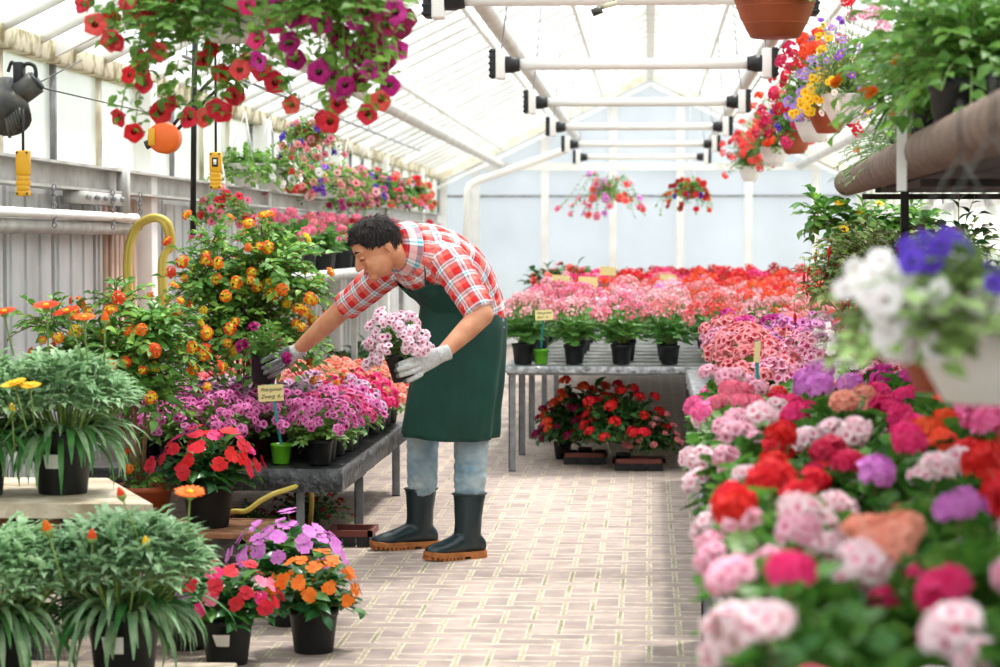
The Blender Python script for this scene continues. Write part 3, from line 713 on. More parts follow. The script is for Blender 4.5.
while Y < 7.6:
    xs = .225 if Y < 4.6 else .25; k = 0
    while xs < .152*Y+.22:
        x = xs+rg.uniform(-.02, .02); y = Y+rg.uniform(-.03, .03)
        sc = rg.uniform(.9, 1.04) if k else rg.uniform(.82, .92)
        t = potted('potted_geranium', 'x', 'potted plant', (x, y, .586), 'geraniums on the near right bench', 'mid', 'pel', 'umbel', ['pink'], 0, seed=(row, k), scale=sc)
        r2 = random.Random(row*31+k); tips = [q for q in foliage('pel', 0)[1] if q[0].z > .15]; r2.shuffle(tips)
        t.children[-1].data = foliage('pel', 0)[0]
        Mt = Matrix.Translation((x, y, .586)) @ Matrix.Rotation(t.rotation_euler.z, 4, 'Z') @ Matrix.Scale(sc, 4); cnt = {}
        put_ = []
        for q, d in tips:
            if len(put_) >= (6 if Y > 3.6 else 5): break
            if any((q-p_).length < .09 for p_ in put_): continue
            put_.append(q); c = nearest(CM, Mt @ (q+Vector((0, 0, .1)))); cnt[c] = cnt.get(c, 0)+1
            flower_on(t, 'umbel', c, q, d, r2, -.01 if Y < 5 else -.02, scale=.74)
        cs = sorted(cnt, key=lambda c: -cnt[c])[:2]
        t['label'] = '%s geranium on near right bench, %s row back, %s from aisle' % (' and '.join(cs), ORD[row], ORD[k])
        xs += .24; k += 1
    Y += .27; row += 1
Y = 8.1; row = 0
while Y < 12.8:
    xs = .42; k = 0
    while xs < .152*Y+.1:
        x = xs+rg.uniform(-.02, .02); y = Y+rg.uniform(-.03, .03)
        sc = rg.uniform(.98, 1.12); t = potted('potted_geranium', 'x', 'potted plant', (x, y, .606), 'blotched geraniums on the second right bench', 'mid', 'regal', 'regal', ['mauve'], 0, seed=(row, k), scale=sc)
        fv = (row+k) % 3; r2 = random.Random(row*77+k+5); tips = [q for q in foliage('regal', fv)[1] if q[0].z > .14]; r2.shuffle(tips); t.children[-1].data = foliage('regal', fv)[0]
        Mt = Matrix.Translation((x, y, .606)) @ Matrix.Rotation(t.rotation_euler.z, 4, 'Z') @ Matrix.Scale(sc, 4); cnt = {}
        for q, d in tips[:24]:
            c = nearest(CM2, Mt @ (q+Vector((r2.uniform(-.07, .07), 0, .04+r2.uniform(-.03, .03))))); cnt[c] = cnt.get(c, 0)+1
            flower_on(t, 'regal' if c not in ('crimson', 'coral pink') else 'umbel_small', c, q, d, r2, 0 if c not in ('crimson', 'coral pink') else -.03, scale=.92)
        cs = sorted(cnt, key=lambda c: -cnt[c])[:1]
        t['label'] = 'mostly %s blotched geranium on second right bench, %s row back, %s from aisle' % (cs[0].replace('red and white', 'red edged').replace('pink and white', 'pale pink'), ORD[row], ORD[k])
        xs += .27; k += 1
    Y += .3; row += 1
# ---------------------------------------------------------------- far middle bench
rows = [13.36, 13.78, 14.2, 14.65, 15.1, 15.6, 16.2, 16.8, 17.5, 18.2, 19, 19.8, 20.7, 21.6, 22.6, 23.5]
xs0 = [-.715, -.44, -.16, .11, .38, .66, .94, 1.22, 1.5]
for r_, Y in enumerate(rows):
    for k, x in enumerate(xs0):
        px, py = proj((x, Y, .9))
        if px > 850: continue
        if r_ in (12, 13, 14) and k < 4: 
            if r_ != 12: continue
        if px < 700: c = rg.choice(['soft pink', 'coral pink', 'soft pink', 'rose pink', 'light pink'])
        else: c = rg.choice(['coral red', 'coral pink', 'orange red', 'soft pink'])
        if r_ == 3 and k == 1: c = 'white'
        if r_ in (7, 9) : c = rg.choice(['coral pink', 'rose pink', 'orange red', 'orchid purple'] if k < 5 else ['orange red', 'red'])
        if r_ >= 11: c = rg.choice(['red', 'crimson', 'hot pink', 'orange red'])
        if r_ >= 14: c = rg.choice(['dark red', 'crimson', 'red'])
        potted('potted_geranium', '%s geranium on far middle bench, %s row back, %s from left' % (c, ORD[r_], ORD[k]), 'potted plant', (x+rg.uniform(-.015, .015), Y, .606), 'geraniums on the far middle bench',
               'mid', 'pel_far', 'airy', [c], 13 if r_ < 6 else 10, lift=.0, top=.2, scale=rg.uniform(.98, 1.12)+(.05 if r_ > 10 else 0), fscale=1 if r_ < 8 else 1.25)
for k, (px, py, Y, lb) in enumerate([(545, 262, 20.9, 'green leafy plant with a few coral flowers at the left of the far bench'), (572, 262, 21.2, 'green leafy plant with coral flowers, right of its twin on the far bench')]):
    potted('leafy_begonia', lb, 'potted plant', (at(px, 300, Y).x, Y+.6, .606), None, 'mid', 'leafy', 'small', ['coral pink', 'coral red'], 12, top=.18, scale=1.75)
# ---------------------------------------------------------------- left bench flowers
BZ = .366
def low(x, y, c, lb, sc=1.0, n=34):
    potted('potted_geranium', lb, 'potted plant', (x, y, BZ), 'small flowers on the left bench', 'small', 'low', 'mini', [c] if isinstance(c, str) else c, n, lift=.0, top=.12, scale=sc, upw=.45)
lrows = [9.74, 9.95, 10.17, 10.4, 10.63, 10.86, 11.1, 11.34, 11.58, 11.85, 12.08]
lx = [-1.385, -1.59, -1.8, -2.01, -2.22]
for r_, y in enumerate(lrows):
    for k, x in enumerate(lx):
        if proj((x, y, .55))[0] < 140: continue
        c = 'purple pink' if r_ < 3 else ('lilac white' if r_ < 6 else 'salmon')
        if r_ == 2 and k == 0: c = 'pink'
        if r_ in (3,) and k == 0: c = 'purple pink'
        if r_ in (5, 6) and k == 0: c = 'hot pink'
        if r_ == 0 and k >= 2: c = 'purple pink'
        if r_ >= 6 and k >= 2 and c == 'salmon' and r_ < 8: c = 'coral pink'
        jit = rg.uniform(-.015, .015)
        if r_ == 0 and k == 1: continue      # the green sign pot stands here
        low(x+jit, y, c, '%s dwarf geranium on left bench, %s row back, %s from aisle' % (c if c != 'lilac white' else 'pale lilac', ORD[r_], ORD[k]), sc=1.14+.02*r_+rg.uniform(-.03, .05), n=40 if r_ < 4 else 34)
# ---------------------------------------------------------------- left foreground
WOODP = mat('weathered_board', '#d9cbb4', rough=.8, col2='#a8977c', scale=9, bump=.3)
WOODB = mat('brown_board', '#9a6a48', rough=.85, col2='#6d4a32', scale=12, bump=.4)
def pallet(lab, x0, x1, y0, y1, z):
    t = empty('wooden_pallet', ((x0+x1)/2, (y0+y1)/2, 0), lab, 'pallet'); w = (x1-x0)/2; d = (y1-y0)/2
    n = 4
    for k in range(n):
        a = -d+2*d*k/n; b = MB(); b.box((-w, a+.008, z-.022), (w, a+2*d/n-.008, z), WOODB, .003); b.build('board', t)
    for k in (-1, 0, 1):
        b = MB(); b.box((k*(w-.04)-.035, -d+.01, 0), (k*(w-.04)+.035, d-.01, z-.0225), WOODB, .003); b.build('bearer', t)
pallet('low brown wooden pallet on the paving under the terracotta pot and red impatiens', -2.25, -1.5, 8.98, 9.5, .165)
# weathered board table
def prism(b, pts, z0, z1, mt):
    n = len(pts); vs = [Vector((p[0], p[1], z)) for z in (z0, z1) for p in pts]
    b.add((vs, [tuple(range(n))[::-1], tuple(range(n, 2*n))]+[(i, (i+1) % n, n+(i+1) % n, n+i) for i in range(n)]), Matrix(), mt)
TZ = .512
t = empty('display_table', (-2.0, 7.3, 0), 'weathered pale board on supports carrying the big leafy potted plants at left', 'table')
c1, c2 = at(152, 300, 6.92), at(106, 300, 7.7)
b = MB(); b.smooth = False
for k in range(3):
    f0, f1 = k/3+.004, (k+1)/3-.004
    xa, xb = c1.x+(c2.x-c1.x)*f0+2.0, c1.x+(c2.x-c1.x)*f1+2.0; ya, yb = 6.92+.78*f0-7.3, 6.92+.78*f1-7.3
    prism(b, [(xa, ya), (xb, yb), (-.7, yb), (-.7, ya)], TZ-.045, TZ, WOODP)
b.build('table_top', t)
for (x, y) in ((.1, -.3), (.1, .3), (-.6, -.3), (-.6, .3)):
    b = MB(); b.box((x-.04, y-.04, 0), (x+.04, y+.04, TZ-.046), DARK, .004); b.build('leg', t)
b = MB(); b.box((-.68, -.34, TZ-.1), (.2, -.3, TZ-.046), WOODB); b.build('rail', t)
# low plank under the front plants
b = MB(); b.box((-2.4, 5.85, 0), (-1.2, 6.7, .075), WOODG, .004); 
tag(b.build('low_platform', smooth=False), 'low grey plank platform on the paving under the front leafy pots', 'platform')

def strap_leaf(b, rg, base, ph, L, w, rise, mt, lobed=False):
    n = 7; pts = []
    d = Vector((math.cos(ph), math.sin(ph), 0)); sd = Vector((-d.y, d.x, 0))
    el = rise
    p = Vector(base); vs = []; fs = []
    for i in range(n+1):
        t = i/n; ww = w*(math.sin(PI*min(1, .12+t*.9))**.7)*(1 if not lobed else (1.25 if i % 2 else .6))
        if i == n: ww = w*.1
        q = sd*ww
        vs += [p-q+Vector((0, 0, ww*.4)), p.copy(), p+q+Vector((0, 0, ww*.4))]
        el -= rg.uniform(.13, .3)*(1.3 if not lobed else .7)
        p = p+(d*math.cos(el)+Vector((0, 0, math.sin(el))))*(L/n)
    for i in range(n):
        a = i*3; fs += [(a, a+1, a+4, a+3), (a+1, a+2, a+5, a+4)]
    b.add((vs, fs), Matrix(), mt)
_G = {}
def gazania_mesh(v, droopy=1.0):
    if v in _G: return _G[v]
    rg = random.Random(90+v); b = MB()
    for i in range(150):     # long drooping outer leaves
        ph = rg.uniform(0, 2*PI); r0 = rg.uniform(.01, .07); L = rg.uniform(.15, .27)
        strap_leaf(b, rg, (math.cos(ph)*r0, math.sin(ph)*r0, .18), ph+rg.uniform(-.4, .4), L, rg.uniform(.008, .014), rg.uniform(.3, 1.25), rg.choice([LF['gaz'], LF['gaz'], LF['gazd']]))
    for i in range(420):     # shorter lobed leaves of the mound
        ph = rg.uniform(0, 2*PI); u = rg.random()**.5; r0 = .21*u; z = .2+.2*math.sqrt(max(0, 1-u*u*.85))*rg.uniform(.7, 1.15)
        p = Vector((math.cos(ph)*r0, math.sin(ph)*r0, z))
        if i % 3 == 0: b.tube([(p.x*.2, p.y*.2, .17), (p.x*.7, p.y*.7, z*.75), p], .0022, STEM, 4, cap=False)
        for q in range(3):
            strap_leaf(b, rg, p, ph+rg.uniform(-1.4, 1.4), rg.uniform(.05, .09), .0105, rg.uniform(.3, 1.4), LF['gaz'], True)
    _G[v] = b.mesh('foliage'); return _G[v]
def gazania(lab, loc, v, scale, flowers, sticker=True):
    t = empty('potted_gazania', loc, lab, 'potted plant', 'silvery leafy gazanias at the left'); t.scale = (scale,)*3
    put('pot', pot_mesh('big'), t); put('soil', soil_mesh('big'), t); put('foliage', gazania_mesh(v), t, rot=(0, 0, v*1.3))
    rg = random.Random(v)
    for (px, py, kind, c, fs) in flowers:
        w = at(px, py, (loc[1]-.27 if py > 370 and py < 400 else loc[1]-.05) if kind == 'daisy' else loc[1]-.18) ; l = (w-Vector(loc))/scale
        put('flower' if kind == 'daisy' else 'flower_bud', head(kind, c, 0), t, l, onb((rg.uniform(-.3, .1), -.25, 1), rg.uniform(0, 6)), fs/scale)
    if sticker:
        b = MB(); a0 = -PI/2-.1; z0 = .085; rr = .088
        vs = [Vector((math.cos(a0+u*.3)*(rr+w*.012), math.sin(a0+u*.3)*(rr+w*.012), z0+w*.045)) for w in (0, 1) for u in (-1, -.5, 0, .5, 1)]
        b.add((vs, [(i, i+1, i+6, i+5) for i in range(4)]), Matrix(), LABW); o = b.build('sticker', t); o['label'] = 'white paper sticker on the black pot'
p = at(63, 490, 7.22); gazania('silvery leafy gazania in a labelled black pot on the weathered board', (p.x, 7.22, TZ), 0, 1.0, [(105, 322, 'bud', 'orange', 1.1)])
p = at(-22, 490, 7.15); gazania('leafy gazania at the left photo edge with yellow and orange flowers', (p.x, 7.15, TZ), 1, 1.0,
    [(14, 384, 'daisy', 'yellow', .95), (30, 386, 'daisy', 'yellow', .8), (4, 312, 'daisy', 'orange red', .9), (46, 306, 'daisy', 'orange red', 1.0), (66, 312, 'daisy', 'orange red', 1.05), (84, 318, 'daisy', 'orange', .9), (12, 412, 'bud', 'yellow', 1)], False)
p = at(124, 600, 6.4); gazania('silvery leafy gazania in a labelled black pot, front of the weathered board', (p.x, 6.4, .076), 2, 1.07,
    [(190, 493, 'daisy', 'orange', 1.05), (122, 497, 'bud', 'orange red', 1), (92, 540, 'bud', 'orange red', 1.1), (146, 545, 'bud', 'yellow', .9)])
p = at(-4, 600, 6.3); gazania('leafy gazania cut by the lower left corner of the photo', (p.x, 6.3, .076), 3, 1.02, [(48, 532, 'bud', 'orange', 1.2)], False)

# impatiens
def imp(lab, px, Y, z, cols, n, pot='tall', scale=1.0, sticker=False, fv=0):
    return potted('potted_impatiens', lab, 'potted plant', (at(px, 400, Y).x, Y, z), 'impatiens at the left', pot, 'impatiens', 'impatiens', cols, int(n*1.4), lift=.022, top=.17, scale=scale, fscale=1.2, sticker=sticker, upw=.3, toward=(0, -.25, .1), rz=0, fv=fv)
imp('orange impatiens in black pot on the paving, nearest the aisle', 313, 7.32, 0, ['orange'], 19, scale=1.0)
imp('crimson pink impatiens in a labelled black pot, left of the orange one', 226, 7.1, 0, ['hot pink', 'crimson', 'rose pink'], 19, scale=1.02, sticker=True, fv=1)
imp('orchid pink impatiens in black pot behind the orange one', 290, 7.85, 0, ['orchid purple', 'orchid purple'], 24, scale=1.2, fv=2)
imp('violet pink impatiens in black pot between the gazania and crimson impatiens', 186, 7.35, 0, ['orchid purple', 'magenta'], 11, scale=.92)
imp('dark red impatiens in black pot on the brown pallet beside the terracotta pot', 208, 9.2, .166, ['crimson', 'red', 'hot pink'], 24, scale=1.3, fv=1)

# lantanas
def lantana(lab, loc, pot, clusters, nfl, cane=None, seed=1, potscale=1):
    rg = random.Random(seed); t = empty('potted_lantana', loc, lab, 'potted plant', 'orange flowered lantanas')
    put('pot', pot_mesh(pot), t, scale=potscale); put('soil', soil_mesh(pot), t, scale=potscale)
    b = MB(); z0 = POTH[pot]*.88*potscale; tips = []
    for (dx, dy, dz, rx, h, n, nl) in clusters:
        c = Vector((dx, dy, dz)); b.tube([(0, 0, z0), (dx*.3, dy*.3, z0+(dz-z0)*.5), (dx, dy, dz)], [.007, .005, .003], BARK, 6)
        k = len(b.v); bb = MB(); bb.mats = b.mats
        tt = sprigs(b, rg, n, rx, h, 0, nl, .052, T_OVATE, [LF['lan'], LF['lan'], LF['pel'], LF['lime']], stem=BARK, cmin=-.75, start=.25, rough=.28, sr=.0018)
        for i in range(k, len(b.v)): b.v[i] = b.v[i]+c
        tips += [(q+c, d) for q, d in tt]
    b.build('foliage', t)
    if cane:
        m_ = MB(); m_.tube([(cane[0], cane[1], z0-.02), (cane[0]-.01, cane[1], cane[2])], .006, mat('bamboo', '#c89f62', rough=.6, col2='#a87c46', scale=14), 8); m_.build('bamboo_cane', t)
    tips = [q for q in tips if q[0].y < .18]
    rg.shuffle(tips)
    for q, d in tips[:nfl]:
        flower_on(t, 'lantana', rg.choice(['orange', 'orange', 'orange red', 'orange']), q, d, rg, .012, v=rg.choice([0, 0, 0, 0, 2, 3]), scale=rg.choice([1.0, 1.2, 1.35, 1.5]), upw=.3, toward=(0, -.4, .1))
    return t
lantana('orange lantana standard in a big terracotta pot with bamboo cane on the pallet', (at(141, 400, 9.25).x, 9.25, .166), 'terra',
        [(.0, .0, .17, .12, .12, 10, 6), (-.08, .02, .6, .29, .24, 110, 10), (.06, -.02, .76, .2, .16, 50, 9), (-.25, .05, .62, .2, .2, 50, 8), (-.38, .05, .80, .18, .12, 20, 6), (-.12, .1, .88, .16, .12, 18, 6), (.05, .05, .52, .2, .14, 26, 7)], 50, cane=(-.03, .05, .8), seed=3, potscale=1.0)
lantana('tall orange lantana bush with many flower clusters beside the bending man', (at(238, 400, 10.15).x-.02, 10.42, .37), 'terra',
        [(.0, .0, .5, .35, .28, 130, 10), (.1, -.02, .78, .27, .22, 90, 9), (-.12, 0, .7, .25, .22, 80, 9), (.24, -.05, .46, .2, .16, 34, 8), (-.14, -.02, .92, .12, .12, 14, 6), (.08, 0, .95, .12, .1, 12, 6), (.28, 0, .7, .16, .12, 20, 7), (-.22, -.05, .4, .18, .16, 26, 7)], 82, seed=5)

# dark red mums under the left bench and a tray
potted('potted_chrysanthemum', 'dark red small flowered mum on the paving under the left bench', 'potted plant', (at(308, 400, 10.2).x, 10.2, 0), None, 'mid', 'mum', 'small', ['dark red', 'crimson'], 42, lift=.0, top=.08, scale=.95, fscale=.5)
potted('potted_petunia', 'small magenta petunia on the paving under the left bench, beside the mum', 'potted plant', (at(246, 400, 9.95).x, 9.95, 0), None, 'small', 'low', 'small', ['deep magenta', 'orchid purple'], 14, lift=.0, top=.08, scale=.8, fscale=.8)
TRIM = mat('tray_brown_rim', '#7a3a30', rough=.5)
def tray(lab, px, Y, w=.36, d=.26, rz=0, grp=None):
    x = at(px, 400, Y).x
    t = empty('plant_tray', (x, Y, 0), lab, 'tray', grp, rz=rz)
    b = MB(); h = .07; a = [(-w/2, -d/2), (w/2, -d/2), (w/2, d/2), (-w/2, d/2)]
    n = 3
    for i in range(n):
        x0 = -w/2+.012+i*(w-.024)/n; b.box((x0+.004, -d/2+.012, 0), (x0+(w-.024)/n-.004, d/2-.012, .012), BLACK)
        b.box((x0+.004, -d/2+.01, 0), (x0+(w-.024)/n-.004, -d/2+.016, h), BLACK); b.box((x0+.004, d/2-.016, 0), (x0+(w-.024)/n-.004, d/2-.01, h), BLACK)
    b.box((-w/2+.012, -d/2+.012, 0), (-w/2+.018, d/2-.012, h), BLACK); b.box((w/2-.018, -d/2+.012, 0), (w/2-.012, d/2-.012, h), BLACK)
    b.build('tray_body', t, smooth=False)
    b = MB()
    for s in (-1, 1): b.box((-w/2, s*d/2-.01*(s+1), h-.026), (w/2, s*d/2+.01*(1-s), h), TRIM); b.box((s*w/2-.01*(s+1), -d/2, h-.026), (s*w/2+.01*(1-s), d/2, h), TRIM)
    b.build('rim', t, smooth=False); return x
tray('empty dark brown tray on the paving between the bench leg and black boots', 352, 9.98, w=.2, d=.24)
for (px, Y, w, lb, cs) in ((585, 13.72, .27, 'left tray under the far bench holding dark red geraniums', [('burgundy', -.08), ('orange red', .0), ('red', .09)]), (639, 13.22+.14, .30, 'right tray under the far bench holding coral and red geraniums', [('red', -.09), ('coral pink', .08)])):
    x = tray(lb, px, Y, w=w, d=.2, grp='plant trays under the far bench')
    for i, (c, dx) in enumerate(cs):
        potted('potted_geranium', '%s geranium in the %s under the far bench, %s' % (c, 'left tray' if px < 600 else 'right tray', ('left side', 'middle', 'right side')[i if len(cs) == 3 else i*2]), 'potted plant', (x+dx, Y, .013), 'geraniums under the far bench', 'small', 'leafy', 'umbel_small', [c], 24, lift=-.03, top=.1,
               scale=(1.25, 1.55, 1.3)[i] if len(cs) == 3 else (1.6, 1.0)[i], fscale=.62, potsc=.55)
potted('potted_geranium', 'burgundy purple geranium trailing left of the left tray under the far bench', 'potted plant', (at(562, 400, 13.9).x, 14.0, 0), 'geraniums under the far bench', 'small', 'leafy', 'umbel_small', ['burgundy', 'magenta'], 14, lift=-.03, top=.1, scale=1.1, fscale=.7)

# price signs
CARD = mat('yellow_card', '#f3e6a0', rough=.6); TEAL = mat('teal_plastic', '#1f9a94', rough=.5); INK = mat('ink', '#33302c', rough=.6)
def text_mesh(body, size, mt):
    c = bpy.data.curves.new('writing', 'FONT'); c.body = body; c.size = size; c.extrude = .0003; c.shear = .35; c.space_character = .95
    o = bpy.data.objects.new('writing', c); C.objects.link(o)
    me = bpy.data.meshes.new_from_object(o.evaluated_get(bpy.context.evaluated_depsgraph_get())); bpy.data.objects.remove(o); bpy.data.curves.remove(c)
    me.materials.clear(); me.materials.append(mt); return me
def sign(lab, x, y, z, px, py, w, h, lines, green=True, tilt=.06, grp=None, lean=0):
    if green:
        t0 = empty('green_pot', (x, y, z), 'lime green pot holding '+lab, 'pot', grp); put('pot_body', pot_mesh('green'), t0); put('soil', soil_mesh('green'), t0); z0 = z+.084
    else: z0 = z
    t = empty('price_sign', (x, y, z0), lab, 'sign', 'yellow price signs')
    c = at(px, py, y-lean)-Vector((x, y, z0))
    b = MB(); b.bar((0, 0, 0), (c.x, -lean, c.z+h*.5+.004), .012, .003, TEAL, up=Vector((0, 1, 0))); b.build('stake', t, smooth=False)
    b = MB(); b.box((-w/2, -.002, -h/2), (w/2, 0, h/2), CARD); o = b.build('card', t, smooth=False); o.location = (c.x, -.004-lean, c.z); o.rotation_euler = (0, tilt, 0)
    for i, (s_, sz, dx) in enumerate(lines):
        q = put('writing', text_mesh(s_, sz, INK), o, (dx-w/2, -.0025, h*(.12-.42*i)), (PI/2, 0, 0))
sign('yellow handwritten price sign on a teal stake in the left flowers', at(281, 400, 9.77).x, 9.77, BZ, 271, 393, .108, .07, [('Pelargonien', .021, .01), ('Zwerg  6.-', .023, .01)], tilt=-.06)
sign('small yellow price sign standing at the front of the far bench', at(541, 400, 13.34).x, 13.34, .606, 544, 315, .1, .058, [('Pelargonien', .019, .008), ('Stück  4.-', .019, .008)], tilt=-.04, lean=.13)
for px, py, Y, lb in ((561, 283, 17.0, 'pale yellow card between pink flowers at the left of the far bench'), (588, 285, 15.8, 'pale yellow card with torn corner left of centre on the far bench'), (608, 274, 18.6, 'pale yellow card before the red geraniums at the far end'), (668, 282, 18.6, 'pale yellow card right of centre among the far geraniums')):
    x = at(px, 300, Y+.15).x; sign(lb, x, Y+.15, .606, px, py-3, .13, .07, [], green=False, lean=.1)
sign('narrow yellow card among the blotched geraniums on the right', at(757, 400, 7.86).x, 7.82, .62, 757, 352, .02, .07, [], green=False)

# hoses
YEL = mat('yellow_hose', '#d8c25a', rough=.45)
def smooth_path(pts, n=8):
    out = []
    P = [Vector(p) for p in pts]; P = [P[0]]+P+[P[-1]]
    for i in range(1, len(P)-2):
        for k in range(n):
            t = k/n; a, b_, c, d = P[i-1:i+3]
            out.append(.5*((2*b_)+(c-a)*t+(2*a-5*b_+4*c-d)*t*t+(3*b_-a-3*c+d)*t**3))
    out.append(P[-2]); return out
b = MB(); b.tube(smooth_path([at(205, 545, 9.46), at(228, 514, 9.46), at(246, 511, 9.46), at(262, 500, 9.48), at(282, 491, 9.52), at(310, 488, 9.7), (-1.5, 10.2, .03), (-1.6, 11, .02)]), .011, YEL, 10)
tag(b.build('garden_hose'), 'yellow hose sagging below the front edge of the left bench', 'hose')
b = MB()
for dx in (0, 3):
    b.tube(smooth_path([at(130+dx, 330, 11.4), at(126+dx, 262, 11.4), at(134+dx, 229, 11.4), at(152+dx, 217+dx*.6, 11.35), at(168-dx, 223+dx, 11.35), at(172-dx, 246, 11.4), at(164-dx, 262+dx, 11.4), at(166-dx, 330, 11.4)]), .016, YEL, 10)
tag(b.build('garden_hose'), 'yellow hose looped over its hanger on the white column', 'hose')
# hoist, controllers
MOT = mat('dark_metal', '#3c3d3c', rough=.45, metal=.5, col2='#5a564d', scale=15)
YP = mat('yellow_controller', '#e3a81f', rough=.4); ORG = mat('orange_plastic', '#ee6a1e', rough=.4)
t = empty('winch_motor', at(18, 105, 8), 'dark electric winch motor with looped cables at the upper left edge', 'motor'); o0 = t.location.copy()
def L(px, py, Y=8): return at(px, py, Y)-o0
b = MB(); b.tube([L(14, 98), L(36, 82)], .043, MOT, 16); b.tube([L(33, 84), L(38, 80)], .036, BLACK, 16); b.build('motor_body', t)
b = MB(); b.tube([L(5, 92, 8.05), L(10, 120, 7.95)], [.07, .075], MOT, 18)
for k in range(6): b.tube([L(6+k*2.5, 118-k*2, 7.9), L(10+k*2.5, 138-k*3, 7.9)], .006, MOT, 6)
b.build('drum', t)
b = MB(); b.tube(smooth_path([L(20, 72), L(26, 64), L(34, 66), L(36, 76), L(32, 82)]), .007, BLACK, 8); b.tube(smooth_path([L(8, 72), L(12, 62), L(17, 72)]), .006, BLACK, 8); b.build('cable', t)
b = MB(); b.box(L(14, 62)+Vector((0, -.02, 0)), L(24, 84)+Vector((0, .03, 0)), BLACK, .006); b.build('junction_box', t)
b = MB(); b.bar(L(5, 100, 8.05), Vector((-2.7, 8.1, 1.8))-o0, .05, .05, STEEL); b.build('wall_arm', t)
def controller(lab, px, y0, y1, Y, ytop, wpx):
    c = at(px, y1, Y); t = empty('hoist_controller', c, lab, 'controller', 'yellow hanging controllers'); H = (y1-y0)/F_PX*Y; w = wpx/F_PX*Y/2
    b = MB(); b.box((-w, -.018, .45*H), (w, .018, H), YP, .006)
    for k in range(4): b.box((-w*(.86 if k % 2 else .97), -.017, .11*H*k), (w*(.86 if k % 2 else .97), .017, .11*H*(k+1)+.002), YP, .004)
    b.build('housing', t)
    b = MB()
    for sx in (-1, 1):
        for z in (.05, .95): b.ell((sx*w*.7, -.019, H*z), .004, BLACK, 6)
    b.build('screws', t)
    b = MB(); b.box((-w*.5, -.0195, H*.6), (w*.5, -.017, H*.85), BLACK, .002); b.box((-w*.25, -.022, H*.66), (w*.25, -.019, H*.8), LABW); b.build('button_panel', t) if px > 100 else None
    b = MB(); b.tube([(0, 0, H), (0, 0, (y1-ytop)/F_PX*Y)], .005, BLACK, 6); b.build('cable', t)
controller('yellow hanging controller on black cable at the far left below the motor', 23.5, 150, 196, 7.9, 108, 14)
controller('yellow hanging controller with a square button beside the lantana', 216, 152, 189, 9, 0, 12)
t = empty('cable_reel', at(165, 138, 10.5), 'orange cable reel with yellow label hanging behind red petunias', 'reel'); 
b = MB(); Mx = TRS((0, 0, 0), Matrix.Rotation(PI/2, 3, 'X') @ Matrix.Rotation(.2, 3, 'Z'), 1)
b.lathe([(.0, -.05), (.06, -.05), (.072, -.04), (.072, .04), (.06, .05), (0, .05)], ORG, 24, Mx); b.build('reel_case', t)
b = MB(); b.box((-.066, -.056, -.035), (-.036, -.048, .04), YP, .002); b.build('label_plate', t)
b = MB(); b.tube([(-.085, -.02, -.035), (-.03, -.02, -.01)], .02, MOT, 12); b.build('outlet', t)
b = MB(); b.tube(smooth_path([(.04, 0, .06), (.2, .0, .25), (.38, .1, .42), (.5, .2, .75)]), .008, BLACK, 6); b.tube(smooth_path([(.06, 0, .04), (.24, .0, .22), (.42, .1, .4), (.52, .2, .75)]), .008, BLACK, 6); b.build('cable', t)
b = MB(); b.tube([at(193, 235, 11), at(194, 100, 11), at(196, -20, 11)], .014, BLACK, 8); tag(b.build('hanging_cable'), 'thick black cable dropping between the white column and lantana', 'cable')
for (a, c, lb) in (((38, 83, 8), (86, 58, 11.2), 'thin wire rising from the winch motor to the mossy gutter'), ((38, 87, 8), (150, 113, 10.5), 'thin wire running from the winch motor towards the orange reel'), ((100, 0, 11), (380, 108, 22), 'long thin roof cable crossing behind the red petunias')):
    b = MB(); b.tube([at(*a), at(*c)], .003, MOT, 5); tag(b.build('wire'), lb, 'wire')
b = MB(); p0 = at(597, 8, 9.5); b.tube([p0+Vector((-.02, 0, -.02)), p0+Vector((.02, .0, -.005))], .016, MOT, 10); b.bar(p0, p0+Vector((.08, 0, .02)), .012, .02, MOSSY); b.tube([p0+Vector((.06, 0, .02)), (p0.x+.1, 9.6, 2.336)], .003, MOT, 5)
tag(b.build('pulley'), 'small brass coloured pulley hanging from the nearest lamp tube', 'pulley')

# shelf along the left wall with pelargoniums behind the man
t = empty('wall_shelf', (-2.2, 13.2, 0), 'narrow shelf with rounded grey pipe rim along the left wall behind the man', 'shelf')
b = MB(); b.box((-.42, 0, 1.08), (.2, 9.5, 1.1), STEEL); b.build('shelf_board', t, smooth=False)
b = MB(); b.tube([(-.4, -.02, 1.1), (.12, -.02, 1.1), (.2, .05, 1.1), (.22, .2, 1.1), (.22, 9.5, 1.1)], .035, STEEL, 12); b.build('pipe_rim', t)
for y in (.1, 3.1, 6.2, 9.4):
    b = MB(); b.box((.1, y, 0), (.14, y+.04, 1.08), STEEL); b.build('leg', t, smooth=False)
sc = [(13.5, 'rose pink'), (13.95, 'pink'), (14.4, 'coral pink'), (14.9, 'rose pink'), (15.4, 'pink'), (15.95, 'dark red'), (16.5, 'rose pink'), (17.2, 'red'), (17.9, 'coral pink'), (18.6, 'red'), (19.4, 'red'), (20.2, 'rose pink'), (21.2, 'red'), (22.2, 'crimson')]
for i, (y, c) in enumerate(sc):
    potted('potted_geranium', '%s geranium on the wall shelf behind the man, %s from the near end' % (c, ORD[i]), 'potted plant', (-2.14+rg.uniform(-.03, .03), y, 1.101), 'geraniums on the wall shelf', 'tall', 'pel_far', 'umbel_small', [c, c, c, 'rose pink'] if i % 3 else [c], 10, lift=-.02, top=.18, scale=1.1, fscale=.85)
